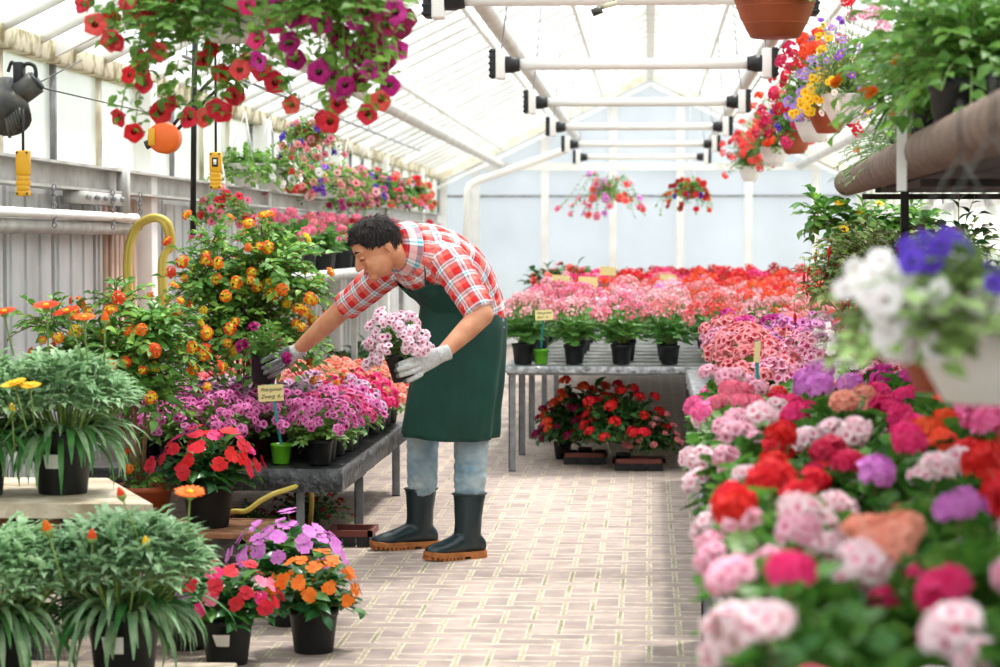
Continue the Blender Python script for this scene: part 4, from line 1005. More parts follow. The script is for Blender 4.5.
# dark green plants on the floor under the shelf
for i, (px, Y) in enumerate([(298, 15.2), (318, 16.2), (342, 17.3), (364, 18.6), (385, 20.0)]):
    potted('leafy_plant', 'dark green leafy plant before the left wall panels, %s from the lantana' % ORD[i], 'potted plant', (at(px, 300, Y).x, Y, .0), 'leafy plants along the left wall', 'tall', 'leafy', 'small', ['orange red', 'lime' if False else 'orange'], 4, lift=0, top=.2, scale=1.75, fscale=.5)
# ---------------------------------------------------------------- hanging baskets
def hanger(t, h, rim=.106, z=.13, mt=None):
    b = MB(); mt = mt or WHITE
    for k in range(3):
        a = k*2*PI/3+.5; b.tube([(math.cos(a)*rim, math.sin(a)*rim, z), (0, 0, z+.32)], .0022, mt, 4)
    b.tube([(0, 0, z+.32), (0, 0, h)], .0025, mt, 4); b.build('hanger', t)
def basket(lab, x, y, z, pot, fol, spec, hang, scale=1.0, grp='hanging baskets', seed=0, top=-.1, trail=None, fscale=1, toward=None):
    """spec: list of (flower kind, colour list, count)"""
    rg = random.Random(lab); t = empty('hanging_basket', (x, y, z), lab, 'hanging basket', grp, rz=rg.uniform(0, 6)); t.scale = (scale,)*3
    put('pot', pot_mesh(pot), t); put('soil', soil_mesh(pot), t)
    me, tips = foliage(fol, rg.randrange(3)); put('foliage', me, t); tips = list(tips); rg.shuffle(tips)
    if trail:
        n, rx, dr, up, lm = trail; b = MB()
        for i in range(n):
            ph = 2*PI*i/n+rg.uniform(-.3, .3); R_ = rx*rg.uniform(.55, 1.1); d = Vector((math.cos(ph), math.sin(ph), 0))
            P = smooth_path([d*.05+Vector((0, 0, .12)), d*R_*.45+Vector((0, 0, .12+up*rg.uniform(.4, 1))), d*R_*.8+Vector((0, 0, .1+up*.2-dr*.3)), d*R_+Vector((rg.uniform(-.05, .05), rg.uniform(-.05, .05), .05-dr*rg.uniform(.2, 1.1)))], 6)
            b.tube(P, .0015, STEM, 4)
            for q in range(2, len(P)):
                for _ in range(2):
                    leaf_at(b, P[q], d*.4+Vector((rg.uniform(-1, 1), rg.uniform(-1, 1), rg.uniform(-.6, .5))), Vector((rg.uniform(-.5, .5), rg.uniform(-.5, .5), 1)), rg.uniform(.022, .042), T_OVATE, lm)
                if q % 4 == 1 or q == len(P)-1: tips.insert(0, (P[q]+Vector((0, 0, .01)), (d+Vector((0, 0, rg.uniform(-.3, .6)))).normalized()))
        b.build('trailing_stems', t)
        rg.shuffle(tips)
    k = 0
    loc_t = Matrix.Rotation(-t.rotation_euler.z, 3, 'Z') @ Vector(toward) if toward else None
    if isinstance(spec, str):
        for q, d in tips[:100]:
            wq = Matrix.Rotation(t.rotation_euler.z, 3, 'Z') @ q + t.location; X_, Y_ = proj(wq)
            cc = min(MAPS[spec], key=lambda c: (c[0]-X_)**2+(c[1]-Y_)**2+rg.uniform(0, 120))
            flower_on(t, cc[3], cc[2], q, d, rg, .01, upw=.35, toward=loc_t)
        spec = []
    for fk, cs, n in spec:
        for _ in range(n):
            if k >= len(tips): break
            q, d = tips[k]; k += 1; flower_on(t, fk, rg.choice(cs), q, d, rg, .008, scale=fscale, upw=.35, toward=loc_t)
    hanger(t, hang/scale)
    return t
TW = (0, -.6, 0)
MAPS = {'CMA': [(850, 8, 'red', 'umbel_small'), (842, 20, 'red', 'umbel_small'), (858, 22, 'orange red', 'umbel_small'), (872, 36, 'light pink', 'umbel_small'), (848, 34, 'light pink', 'umbel_small'), (828, 42, 'yellow', 'small'), (820, 55, 'yellow', 'small'),
    (836, 48, 'lavender', 'aster'), (842, 56, 'purple', 'aster'), (850, 64, 'lavender', 'aster'), (822, 66, 'lavender', 'aster'), (856, 76, 'purple', 'aster'), (830, 88, 'yellow', 'small'), (838, 96, 'white', 'aster'), (850, 88, 'lavender', 'aster'), (835, 30, 'purple', 'small')],
  'CMB': [(814, 30, 'orange red', 'small'), (805, 60, 'coral red', 'umbel_small'), (800, 75, 'cherry red', 'umbel_small'), (812, 72, 'yellow', 'small'), (820, 88, 'yellow', 'small'), (808, 85, 'lavender', 'small'), (815, 45, 'lavender', 'small'), (812, 68, 'orange red', 'umbel_small')]}
# row over the left wall
RZL = 1.64
for i, (Y, pot, fol, spec, ht) in enumerate([
        (13.86, 'bowl_white', 'basket', [('small', ['white'], 6)], 'lime green foliage in white basket, nearest of the left wall row'),
        (14.75, 'bowl_white', 'basket', [('petunia', ['white'], 14), ('small', ['coral red'], 4)], 'white petunias in a white basket, second of the left wall row'),
        (15.9, 'bowl_terra', 'basket', [('petunia', ['white', 'coral pink'], 14), ('small', ['coral pink', 'purple'], 18)], 'white and coral flowers in terracotta basket, left wall row'),
        (17.4, 'bowl_white', 'basket', [('petunia', ['coral pink', 'soft pink'], 34)], 'soft pink petunias in white basket, fourth of the left wall row'),
        (18.6, 'bowl_white', 'basket', [('petunia', ['rose pink', 'coral pink'], 34), ('small', ['violet'], 10)], 'rose pink and violet petunias in white basket, left wall row'),
        (19.9, 'bowl_terra', 'basket_dark', [('petunia', ['rose pink', 'magenta'], 30), ('small', ['violet', 'crimson'], 12)], 'rose and magenta petunias in terracotta basket, left wall row'),
        (21.4, 'bowl_white', 'basket_dark', [('petunia', ['coral red', 'orchid purple', 'rose pink'], 40)], 'coral and lavender petunias, second last of the left wall row'),
        (23.2, 'bowl_white', 'basket_dark', [('petunia', ['red', 'coral red', 'mauve'], 40)], 'red trailing petunias, last of the left wall row')]):
    basket(ht, -2.42, Y, RZL, pot, fol, spec, 2.26-RZL, scale=1.0+.03*i, grp='baskets hanging along the left wall', trail=(14, .34, .08, .12, LF['pet']) if i > 2 else (8, .26, .02, .12, LF['lime']), toward=TW)
for i, (px, py, Y, cs, lb) in enumerate([(222, 205, 12.6, ['crimson', 'rose pink'], 'crimson petunia basket hanging low behind the yellow controller'), (455, 0, 0, 0, 0), (345, 196, 18.0, ['burgundy', 'magenta'], 'burgundy petunia basket under the left wall row, behind the white bowls'), (308, 128, 14.6, ['coral pink', 'rose pink', 'violet'], 'coral pink petunia basket raised above the left wall row'),
        (300, 150, 16.8, ['coral pink', 'violet', 'yellow'], 'mixed pink, violet and yellow basket above the terracotta one at left')]):
    if not cs: continue
    q = at(px, py, Y); basket(lb, q.x, Y, q.z-.12, 'bowl_terra' if i % 2 else 'bowl_white', 'basket', [('petunia', cs, 34)], min(.95, 2.5-q.z) if px > 290 else 2.3-q.z+.1, scale=.8, grp='baskets hanging along the left wall', trail=(12, .26, .16, .1, LF['pet']), toward=TW)
b = MB(); b.tube([(-2.42, 12, 2.27), (-2.42, 24.5, 2.27)], .01, GREY, 8)
for y in (12.1, 16, 20, 24.4): b.tube([(-2.42, y, 2.27), (-2.42, y, 2.33)], .006, GREY, 6)
tag(b.build('hanging_rail'), 'thin rail under the left roof edge carrying the hanging baskets', 'rail')
# row on the right
for i, (Y, pot, fol, spec, lb) in enumerate([
        (12.4, 'bowl_white', 'mound_silver', 'CMA', 'lavender, yellow and red flowered basket with silver leaves, nearest of right row'),
        (13.5, 'bowl_terra', 'mound', 'CMB', 'terracotta basket of scarlet flowers with yellow daisies, right row'),
        (14.7, 'bowl_white', 'mound', [('umbel_small', ['cherry red', 'crimson'], 30), ('small', ['white', 'violet', 'yellow'], 10)], 'white basket of cherry red geraniums, fourth of the right row'),
        (16.6, 'bowl_terra', 'mound', [('umbel_small', ['cherry red', 'hot pink'], 26), ('small', ['blush pink'], 8)], 'terracotta basket of cherry and pink geraniums, right row'),
        (19.3, 'bowl_white', 'mound', [('umbel_small', ['orange red', 'coral red'], 34)], 'white basket of orange red geraniums, second last of right row'),
        (24.0, 'bowl_white', 'mound', [('umbel_small', ['coral red', 'crimson'], 30)], 'small white basket of coral geraniums, farthest of the right row')]):
    basket(lb, 1.02, Y, 1.93, pot, fol, spec, .9, scale=1.12, grp='baskets hanging along the right side', top=0, toward=TW)
b = MB(); b.tube([(1.02, 5, 2.84), (1.02, 29.5, 2.84)], .012, GREY, 8)
for y in (5.1, 10, 15, 20, 25, 29.4): b.tube([(1.02, y, 2.84), (1.02, y, 2.99)], .006, GREY, 6)
tag(b.build('hanging_rail'), 'thin rail under the right roof slope carrying the hanging baskets', 'rail')
q = at(775, 38, 7.4)
t = basket('large terracotta basket at the top edge, right of the lamps', q.x, 7.4, q.z, 'bowl_terra', 'regal', [('small', ['white'], 3)], 1.1, scale=1.3, grp=None)
# two by the gable
q = at(608, 203, 25); basket('white basket of trailing rose pink petunias hanging at the far gable, left one', q.x, 25, q.z, 'bowl_white', 'basket', [('petunia', ['coral red', 'rose pink', 'rose pink', 'orchid purple'], 46)], 1.3, scale=.95, trail=(20, .5, .25, .22, LF['pet']), toward=TW, fscale=1.35)
q = at(690, 199, 25); basket('terracotta basket of red and violet petunias at the far gable, right one', q.x, 25, q.z, 'bowl_terra', 'basket', [('petunia', ['orange red', 'red', 'dark red'], 44), ('petunia', ['violet'], 6)], 1.3, scale=.95, trail=(18, .32, .2, .1, LF['pet']), toward=TW, fscale=1.1)
# big trailing petunia baskets at upper left, near
def petunia_big(lab, px, py, Y, spots, cols, sdx, pot):
    c = at(px, py, Y); rg = random.Random(lab); t = empty('hanging_basket', c, lab, 'hanging basket', 'big petunia baskets at upper left')
    put('pot', pot_mesh(pot), t, scale=1.25); put('soil', soil_mesh(pot), t, scale=1.25)
    me, tips = foliage('basket', 1); put('foliage', me, t, scale=(1.25, 1.2, 1.1), loc=(0, 0, .03)); put('foliage', foliage('basket', 0)[0], t, scale=(.95, .9, .7), loc=(.02 if pot == 'bowl_terra' else -.12, -.08, -.12 if pot == 'bowl_terra' else -.02))
    b = MB(); P_ = []
    for i, (sx, sy, dy) in enumerate(spots):
        e = at(sx, sy, Y+dy)-c; mid = Vector((e.x*.55, e.y*.5, max(.1, e.z*.3)+.1))
        if e.z > .12: mid = Vector((e.x*.4, e.y*.5, e.z*.6))
        P = smooth_path([Vector((e.x*.12, e.y*.12, .15)), mid, Vector((e.x*.9, e.y*.9, (mid.z+e.z*2)/3)), e], 7)
        b.tube(P, .0017, STEM, 4)
        for q in range(3, len(P)):
            for _ in range(2): leaf_at(b, P[q]+Vector((rg.uniform(-.02, .02), rg.uniform(-.02, .02), 0)), Vector((rg.uniform(-1, 1), rg.uniform(-1, 1), rg.uniform(-.8, .3))), Vector((rg.uniform(-.5, .5), rg.uniform(-.9, .3), .8)), rg.uniform(.022, .046), T_OVATE, rg.choice([LF['pet'], LF['pet'], LF['lime']]))
        d = (e*.5+Vector((rg.uniform(-.3, .3), -.35, rg.uniform(-.2, .2)))).normalized()
        flower_on(t, 'petunia', cols(sx, sy, rg), e, d, rg, 0, upw=.05, scale=.95, toward=(0, -.5, 0))
    b.build('trailing_stems', t); hanger(t, 1.0, rim=.13, z=.16)
    for q, d in tips[::3]:
        if q.z > .05: flower_on(t, 'petunia', cols(px+q.x*300, 20, rg), q*1.15, d, rg, 0, upw=.1, scale=.95, toward=(0, -.5, 0))
rg2 = random.Random(4)
S1 = [(84, 4), (95, 25), (112, 20), (118, 42), (130, 0), (133, 12), (150, 30), (142, 58), (143, 70), (145, 84), (120, 117), (134, 132), (112, 40), (130, 75), (160, 52), (205, 60), (223, 73), (213, 48), (225, 25), (230, 5), (217, 108), (175, 10), (185, 35), (236, 95), (222, 112), (190, 118), (205, 118), (172, 105), (160, 112), (150, 8), (200, 20), (240, 70), (262, 70), (248, 62), (275, 83), (292, 105), (235, 96)]
S2 = [(257, 40), (275, 25), (260, 60), (290, 43), (304, 12), (278, 5), (293, 18), (322, 22), (248, 5), (296, 60), (385, 25), (396, 12), (382, 5), (372, 38), (354, 52), (366, 60), (388, 55), (398, 50), (345, 85), (358, 82), (370, 70), (378, 72), (385, 62), (340, 90), (350, 75), (320, 70), (333, 78), (380, 45), (390, 85), (381, 100), (368, 114), (337, 104), (325, 118), (319, 72), (330, 122), (355, 20), (340, 35), (365, 12), (400, 28), (405, 20)]
petunia_big('white basket of trailing red petunias, left of the two near the top left', 238, 42, 6.4, [(x, y, rg2.uniform(-.18, .18)) for x, y in S1], lambda x, y, r_: r_.choice(['red', 'crimson', 'coral red', 'crimson']), 0, 'bowl_white')
petunia_big('basket of magenta and wine petunias at the top, cut by the photo edge', 330, -8, 6.05, [(x, y, rg2.uniform(-.18, .18)) for x, y in S2], lambda x, y, r_: (r_.choice(['magenta', 'deep magenta', 'hot pink']) if y < 75 and x < 330 else r_.choice(['deep magenta', 'burgundy', 'magenta'])) if y < 100 else r_.choice(['coral red', 'crimson']), 0, 'bowl_terra')
# ---------------------------------------------------------------- right hand shelf on the rusty pipe
RUST = mat('rusty_pipe', '#7d6656', rough=.75, col2='#5a4436', scale=14, bump=.4, contrast=(.35, .7))
PLK = mat('dark_plank', '#3a2c24', rough=.8, col2='#241b16', scale=12)
a, c = at(846, 183, 10.0), at(1000, 123, 4.4); d = (c-a); e = a+d*1.45
t = empty('hanging_shelf', (0, 0, 0), 'plank shelf on a thick rusty brown pipe at the upper right', 'shelf'); 
b = MB(); b.tube([a, a+d*.02, a+d*.5, c, e], [.05, .056, .057, .057, .057], RUST, 20); b.build('pipe_rail', t)
b = MB(); zz = a.z-.035
for k in range(6):
    o = .04+k*.095
    p0, p1 = Vector((a.x+o+.03, 9.0, a.z-.05)), Vector((e.x+o+.03, 1.8, e.z-.03))
    b.bar(p0, p1, .085, .025, PLK)
b.build('planks', t, smooth=False)
for k, Yh in enumerate((3.4, 6.2, 8.8)):
    f = (10-Yh)/(10-4.4); q = a+d*f
    b = MB(); b.bar(q+Vector((-.0, 0, -.075)), q+Vector((.58, 0, -.075)), .03, .02, PLK)
    b.tube([q+Vector((.55, 0, -.06)), q+Vector((.55, 0, 1.1))], .006, MOT, 6); b.build('cross_bearer', t, smooth=False)
f = (10-6.0)/5.6; q = a+d*f
b = MB(); b.bar(q+Vector((-.062, 0, -.1)), q+Vector((-.062, 0, .13)), .024, .012, WHITE, up=Vector((0, 1, 0))); b.tube([q+Vector((-.062, 0, .12)), q+Vector((-.0, 0, 1.25))], .004, MOT, 6); b.build('hanging_strap', t, smooth=False)
b = MB(); q2 = at(905, 182, 8.7); b.box((q2.x-.014, 8.69, .606), (q2.x+.014, 8.72, q2.z), BLACK); tag(b.build('support_post', smooth=False), 'slim black post holding up the plank shelf beside the fuchsia', 'post')
def shelfplant(lab, Y, ox, pot, fol, fk, cs, n, sc, name='potted_plant'):
    f = (10-Y)/5.6; q = a+d*f
    return potted(name, lab, 'potted plant', (q.x+ox, Y, q.z-.024), 'plants on the hanging shelf', pot, fol, fk, cs, n, lift=0, top=.1, scale=sc)
for Y_, ox, pt, fo_, fk_, cs_, n_, sc_, lb_ in [(5.5, .06, 'tall', 'bushy', 'small', ['orange'], 1, 1.25, 'bushy green plant in black pot on the shelf, nearest the camera'),
    (6.0, .12, 'tall', 'bushy', 'daisy', ['orange'], 1, 1.3, 'bushy green plant in black pot on the shelf, second from the camera'),
    (6.5, .1, 'tall', 'bushy', 'small', ['orange'], 2, 1.3, 'bushy green plant on the shelf, third from the camera'),
    (7.1, .12, 'tall', 'mound_silver', 'small', ['orange'], 3, 1.0, 'silvery leaved plant on the shelf behind the white strap'),
    (7.8, .1, 'mid', 'silver', 'small', ['orange', 'orange red'], 8, 1.1, 'silver trailing plant with orange flowers near the shelf end'),
    (8.6, .1, 'mid', 'silver', 'small', ['orange'], 4, 1.0, 'small leaved trailing plant at the far end of the shelf'),
    (6.3, .4, 'big', 'bushy', 'small', ['orange'], 1, 1.5, 'tall bushy plant at the back right of the shelf'),
    (7.3, .4, 'big', 'bushy', 'small', ['orange'], 2, 1.5, 'tall bushy plant on the shelf behind the silvery one'),
    (8.2, .36, 'big', 'bushy', 'small', ['orange red'], 2, 1.3, 'tall bushy plant at the back of the shelf far end')]:
    shelfplant(lb_, Y_, ox, pt, fo_, fk_, cs_, n_, sc_)
# extra trailing leaves over the shelf edge
t = empty('trailing_plant', (a+d*((10-6.2)/5.6))+Vector((.12, 0, .01)), 'spider plant with long arching green leaves hanging over the rusty pipe', 'potted plant')
put('pot', pot_mesh('tall'), t); b = MB(); rg3 = random.Random(2)
for i in range(110):
    ph = rg3.uniform(0, 2*PI); strap_leaf(b, rg3, (math.cos(ph)*.02, math.sin(ph)*.02, .13), ph, rg3.uniform(.2, .36), .012, rg3.uniform(.6, 1.5), rg3.choice([LF['lime'], LF['gazd'], LF['pel']]))
b.build('foliage', t)
# near hanging baskets at right
def near_basket(lab, px, Y, ybot, pot, spots, extra):
    c = at(px, ybot, Y); rg = random.Random(lab); t = empty('hanging_basket', c, lab, 'hanging basket', 'near baskets at the right edge')
    put('pot', pot_mesh(pot), t, scale=1.0); put('soil', soil_mesh(pot), t)
    me, tips = foliage('basket', 2); me2 = me.copy(); me2.materials.clear()
    for mm in me.materials: me2.materials.append(LF['lime'] if mm == LF['pet'] else mm)
    put('foliage', me2, t, scale=(.95, .95, .7), loc=(0, 0, .03))
    put('foliage', me2, t, scale=(.9, .9, .5), loc=(0, 0, .06), rot=(0, 0, 1))
    b = MB()
    for (x, y, c_, fs) in spots:
        e = at(x, y, Y+rg.uniform(-.12, .02))-c
        b.tube(smooth_path([(e.x*.1, e.y*.1, .12), (e.x*.5, e.y*.5, max(.16, e.z)), e], 5), .0018, STEM, 4)
        flower_on(t, 'petunia' if c_ != 'orange' else 'daisy', c_, e, Vector((rg.uniform(-.5, .5), -1, rg.uniform(-.1, .6))), rg, 0, upw=.2, scale=fs*(.72 if c_ != 'violet' else .55))
    b.build('stems', t)
    b = MB()
    for k in (-1, 1): b.tube([(k*.1, 0, .13), (k*.05, 0, .26), (0, 0, .34)], .002, MOT, 6)
    b.tube([(0, 0, .34), (0, 0, extra)], .002, MOT, 6); b.build('hanger', t)
SP = [(880, 262, 'white', .8), (893, 285, 'white', .9), (868, 300, 'white', .9), (877, 312, 'white', .9), (905, 270, 'white', .8), (912, 300, 'white', .9), (925, 303, 'white', .8), (895, 345, 'white', 1), (915, 318, 'white', .8), (960, 262, 'white', .8), (985, 305, 'white', 1.1), (992, 325, 'white', 1.1), (935, 350, 'white', .8), (905, 332, 'white', .8), (890, 322, 'white', .8), (845, 290, 'white', .7),
      (918, 258, 'violet', .9), (925, 240, 'violet', .8), (908, 246, 'violet', .8), (940, 247, 'violet', .8), (948, 235, 'violet', .7), (975, 280, 'violet', 1), (988, 275, 'violet', .9), (965, 250, 'violet', .8), (953, 240, 'violet', .8), (964, 306, 'orange', .8), (872, 275, 'white', 1), (885, 300, 'white', 1), (902, 292, 'white', .9), (860, 285, 'white', .9), (888, 338, 'white', 1), (903, 350, 'white', 1), (921, 345, 'white', .9), (912, 262, 'violet', 1), (930, 262, 'violet', .9), (900, 312, 'white', .9), (952, 320, 'white', .7), (940, 290, 'white', .7), (996, 300, 'white', 1), (982, 318, 'white', 1.1), (994, 285, 'violet', .9), (942, 368, 'white', .7), (980, 345, 'white', .8)]
near_basket('near white basket of white and violet petunias at the right edge', 990, 3.0, 403, 'bowl_white', SP, .42)
near_basket('near terracotta basket close behind the white one at the right edge', 958, 3.4, 392, 'bowl_terra', [(870, 330, 'white', .8), (935, 330, 'white', .8), (855, 270, 'white', .7)], .42)
# fuchsia and companions on the second right bench
def tall(lab, name, px, Y, pz, clusters, tpl, lm, ls, fk, cs, nfl, seed, stem=BARK):
    x = at(px, 300, Y).x; rg = random.Random(seed); t = empty(name, (x, Y, pz), lab, 'potted plant'); put('pot', pot_mesh('tall'), t); put('soil', soil_mesh('tall'), t)
    b = MB(); tips = []
    for (dx, dy, dz, rx, h, n, nl) in clusters:
        c = Vector((dx, dy, dz)); b.tube([(0, 0, .11), (dx*.2, dy*.2, .11+(dz-.11)*.5), (dx, dy, dz)], [.006, .004, .003], stem, 6); k = len(b.v)
        tt = sprigs(b, rg, n, rx, h, 0, nl, ls, tpl, lm, stem=STALK, cmin=-.8, start=.25, rough=.3, sr=.0014)
        for i in range(k, len(b.v)): b.v[i] = b.v[i]+c
        tips += [(q+c, dd) for q, dd in tt]
    b.build('foliage', t); rg.shuffle(tips)
    for q, dd in tips[:nfl]: flower_on(t, fk, rg.choice(cs), q-Vector((0, 0, .045)) if fk == 'bell' else q, dd, rg, 0, scale=1.2)
    return t
tall('fuchsia with drooping red bell flowers behind the near right basket', 'potted_fuchsia', 876, 9.0, .606,
     [(0, 0, .62, .22, .15, 130, 9), (-.12, 0, .56, .17, .13, 70, 8), (.14, 0, .6, .2, .14, 90, 8), (.32, 0, .64, .14, .12, 30, 6), (-.02, 0, .46, .16, .12, 40, 8), (.14, -.05, .42, .2, .12, 40, 8), (-.2, 0, .5, .12, .08, 14, 7)], T_OVATE, [LF['fuc'], LF['fuc'], LF['reg'], LF['bronze']], .036, 'bell', ['red', 'crimson'], 80, 3)
tall('bright green leafy plant with tiny yellow buds under the rusty pipe end', 'potted_shrub', 862, 9.7, .606,
     [(0, 0, .72, .2, .16, 40, 8), (-.16, 0, .78, .12, .14, 18, 7), (.2, 0, .76, .14, .1, 26, 7)], T_OVATE, [LF['lan'], LF['lime']], .062, 'aster', ['yellow'], 8, 4)
tall('loose dark stemmed plant with bronze leaves at the right under the shelf', 'potted_shrub', 958, 8.7, .606,
     [(0, 0, .66, .24, .2, 26, 5), (.1, 0, .5, .2, .2, 24, 6), (-.12, 0, .5, .2, .14, 20, 6)], T_OVATE, [LF['bronze'], LF['gazd'], LF['dark']], .05, 'small', ['dark red'], 4, 6)
b = MB(); q = at(857, 335, 8.9); b.tube([(q.x, 8.9, .62), (q.x, 8.9, q.z+.12)], .006, mat('bamboo', '#c89f62'), 8); tag(b.build('bamboo_cane'), 'bamboo cane standing among the flowers below the fuchsia', 'cane')
# ---------------------------------------------------------------- the gardener
def ring_tube(b, secs, mt, n=24, cap=True):
    """secs: list of (centre, side axis, front axis, half side, half front)"""
    o = len(b.v); k = b.mi(mt)
    for c, A, B, a_, b_ in secs:
        for j in range(n):
            t_ = 2*PI*j/n; b.v.append(c+A*(math.cos(t_)*a_)+B*(math.sin(t_)*b_))
    for i in range(len(secs)-1):
        for j in range(n):
            p, q = o+i*n+j, o+i*n+(j+1) % n; b.f.append((p, q, q+n, p+n)); b.m.append(k)
    if cap:
        b.f.append(tuple(o+j for j in range(n))[::-1]); b.m.append(k); e = o+(len(secs)-1)*n; b.f.append(tuple(e+j for j in range(n))); b.m.append(k)
def limb(b, pts, rs, mt, n=20, sub=5):
    P = smooth_path(pts, sub); R_ = []
    m_ = len(P)-1; k = len(rs)-1
    for i in range(len(P)):
        t_ = i/m_*k; j = min(int(t_), k-1); f_ = t_-j; R_.append(rs[j]*(1-f_)+rs[j+1]*f_)
    b.tube(P, R_, mt, n); b.ell(P[0], R_[0]*.99, mt, 16); b.ell(P[-1], R_[-1]*.99, mt, 16)
def remesh(b, name, parent, voxel, smooth=4, mt=None, disp=None, uvf=None):
    me = b.mesh(name); o = bpy.data.objects.new(name, me); C.objects.link(o)
    r = o.modifiers.new('r', 'REMESH'); r.mode = 'VOXEL'; r.voxel_size = voxel
    s = o.modifiers.new('s', 'SMOOTH'); s.factor = .5; s.iterations = smooth
    dg = bpy.context.evaluated_depsgraph_get(); m2 = bpy.data.meshes.new_from_object(o.evaluated_get(dg))
    bpy.data.objects.remove(o); bpy.data.meshes.remove(me)
    m2.materials.clear(); m2.materials.append(mt)
    if disp:
        nr = [v.normal.copy() for v in m2.vertices]
        for v, n_ in zip(m2.vertices, nr): v.co = disp(v.co, n_)
    if uvf:
        uv = m2.uv_layers.new(name='UVMap')
        for p in m2.polygons:
            seg = uvf(p.center, None)
            for li in p.loop_indices: uv.data[li].uv = uvf(m2.vertices[m2.loops[li].vertex_index].co, seg)
    for p in m2.polygons: p.use_smooth = True; p.material_index = 0
    m2.update(); m2.name = name
    return put(name, m2, parent)

ROOT = at(447, 558, 9.66); ROOT.z = 0
MAN = empty('person', ROOT, 'man in plaid shirt, dark green apron and rubber boots bending over the left bench', 'person')
MO = ROOT.copy()
def A_(px, py, Y): return at(px, py, Y)-MO
SKIN = mat('skin', '#dda07a', rough=.5, col2='#cf8a68', scale=18, bump=.05)
SKIN.node_tree.nodes['Principled BSDF'].inputs['Subsurface Weight'].default_value = .15
SKIN.node_tree.nodes['Principled BSDF'].inputs['Subsurface Radius'].default_value = (.02, .008, .005)
HAIR = mat('dark_hair', '#2c2320', rough=.55, col2='#140f0e', scale=60, spec=.25)
GREEN = mat('green_apron', '#0b4a3d', rough=.75, col2='#083c32', scale=6, bump=.25, bscale=9)
JEAN = mat('washed_jeans', '#b9c9ce', rough=.85, col2='#7f9fb2', scale=9, bump=.5, bscale=22, contrast=(.35, .65))
BOOT = mat('green_black_rubber', '#203236', rough=.33, var=.2, scale=8)
SOLE = mat('honey_rubber_sole', '#c07a42', rough=.6, col2='#a8642f', scale=30)
GLOVE = mat('grey_knit_glove', '#dcdcda', rough=.9, col2='#c2c2c1', scale=90, bump=.4, bscale=250)
GLOVED = mat('grey_coated_glove', '#77777a', rough=.7, col2='#5c5c60', scale=60)
def plaid():
    M = bpy.data.materials.new('plaid_shirt'); M.use_nodes = True; nt = M.node_tree; N = nt.nodes; L = nt.links; b = N['Principled BSDF']
    b.inputs['Roughness'].default_value = .85; b.inputs['Specular IOR Level'].default_value = .2
    u = N.new('ShaderNodeUVMap'); u.uv_map = 'UVMap'; s = N.new('ShaderNodeSeparateXYZ'); L.new(u.outputs[0], s.inputs[0]); outs = []
    for i in (0, 1):
        d = N.new('ShaderNodeMath'); d.operation = 'MULTIPLY'; d.inputs[1].default_value = 1/.072; L.new(s.outputs[i], d.inputs[0])
        f = N.new('ShaderNodeMath'); f.operation = 'FRACT'; L.new(d.outputs[0], f.inputs[0])
        r = N.new('ShaderNodeValToRGB'); r.color_ramp.interpolation = 'CONSTANT'; e = r.color_ramp.elements
        stops = [(0, '#dd2f2c'), (.34, '#4b3b6a'), (.385, '#f6f2f0'), (.5, '#3fb6cc'), (.575, '#fbf6f4'), (.7, '#4b3b6a'), (.74, '#f28a80')]
        e[0].position, e[0].color = 0, hx(stops[0][1])+(1,); e[1].position, e[1].color = stops[1][0], hx(stops[1][1])+(1,)
        for p, c_ in stops[2:]: q = e.new(p); q.color = hx(c_)+(1,)
        L.new(f.outputs[0], r.inputs[0]); outs.append(r.outputs[0])
    m_ = N.new('ShaderNodeMix'); m_.data_type = 'RGBA'; m_.inputs['Factor'].default_value = .5; L.new(outs[0], m_.inputs['A']); L.new(outs[1], m_.inputs['B'])
    L.new(m_.outputs['Result'], b.inputs['Base Color'])
    tc = N.new('ShaderNodeTexCoord'); n_ = N.new('ShaderNodeTexNoise'); n_.inputs['Scale'].default_value = 14; n_.inputs['Detail'].default_value = 2; L.new(tc.outputs['Object'], n_.inputs['Vector'])
    bp = N.new('ShaderNodeBump'); bp.inputs['Strength'].default_value = .6; bp.inputs['Distance'].default_value = .03; L.new(n_.outputs['Fac'], bp.inputs['Height']); L.new(bp.outputs[0], b.inputs['Normal'])
    return M
PLAID = plaid()
LFT = Vector((.47, -.88, 0)).normalized(); FRONT = Vector((-.88, -.47, 0)).normalized()
SP_ = [((463, 352, 9.70), .165, .135), ((467, 324, 9.69), .178, .142), ((463, 299, 9.67), .165, .135), ((451, 277, 9.62), .178, .14), ((434, 263, 9.57), .195, .135), ((419, 255, 9.53), .185, .12), ((408, 251, 9.50), .12, .095), ((400, 249, 9.48), .075, .075)]
def spine(off=0, rng=None, sub=4):
    pts = smooth_path([A_(*p[0]) for p in SP_], sub); secs = []; m_ = len(pts)-1; k = len(SP_)-1
    for i, p in enumerate(pts):
        t_ = i/m_*k; j = min(int(t_), k-1); f_ = t_-j
        a_ = SP_[j][1]*(1-f_)+SP_[j+1][1]*f_; b_ = SP_[j][2]*(1-f_)+SP_[j+1][2]*f_
        tan = (pts[min(i+1, m_)]-pts[max(i-1, 0)]).normalized()
        A = (LFT-tan*LFT.dot(tan)).normalized(); B = A.cross(tan).normalized()
        if B.dot(FRONT) < 0: B = -B
        secs.append((p, A, B, a_+off, b_+off))
    return secs
S = spine()
LSH, LEL, LWR = A_(449, 263, 9.38), A_(482, 315, 9.27), A_(442, 354, 9.13)
RSH, REL, RWR = A_(392, 268, 9.68), A_(344, 308, 9.82), A_(297, 351, 9.9)
HO = A_(377, 248, 9.37)
pit = math.radians(32); hh = Vector((-.93, -.36, 0)).normalized()
HF = hh*math.cos(pit)+Vector((0, 0, -math.sin(pit))); HU = hh*math.sin(pit)+Vector((0, 0, math.cos(pit))); HS = Vector((0, 0, 1)).cross(hh)
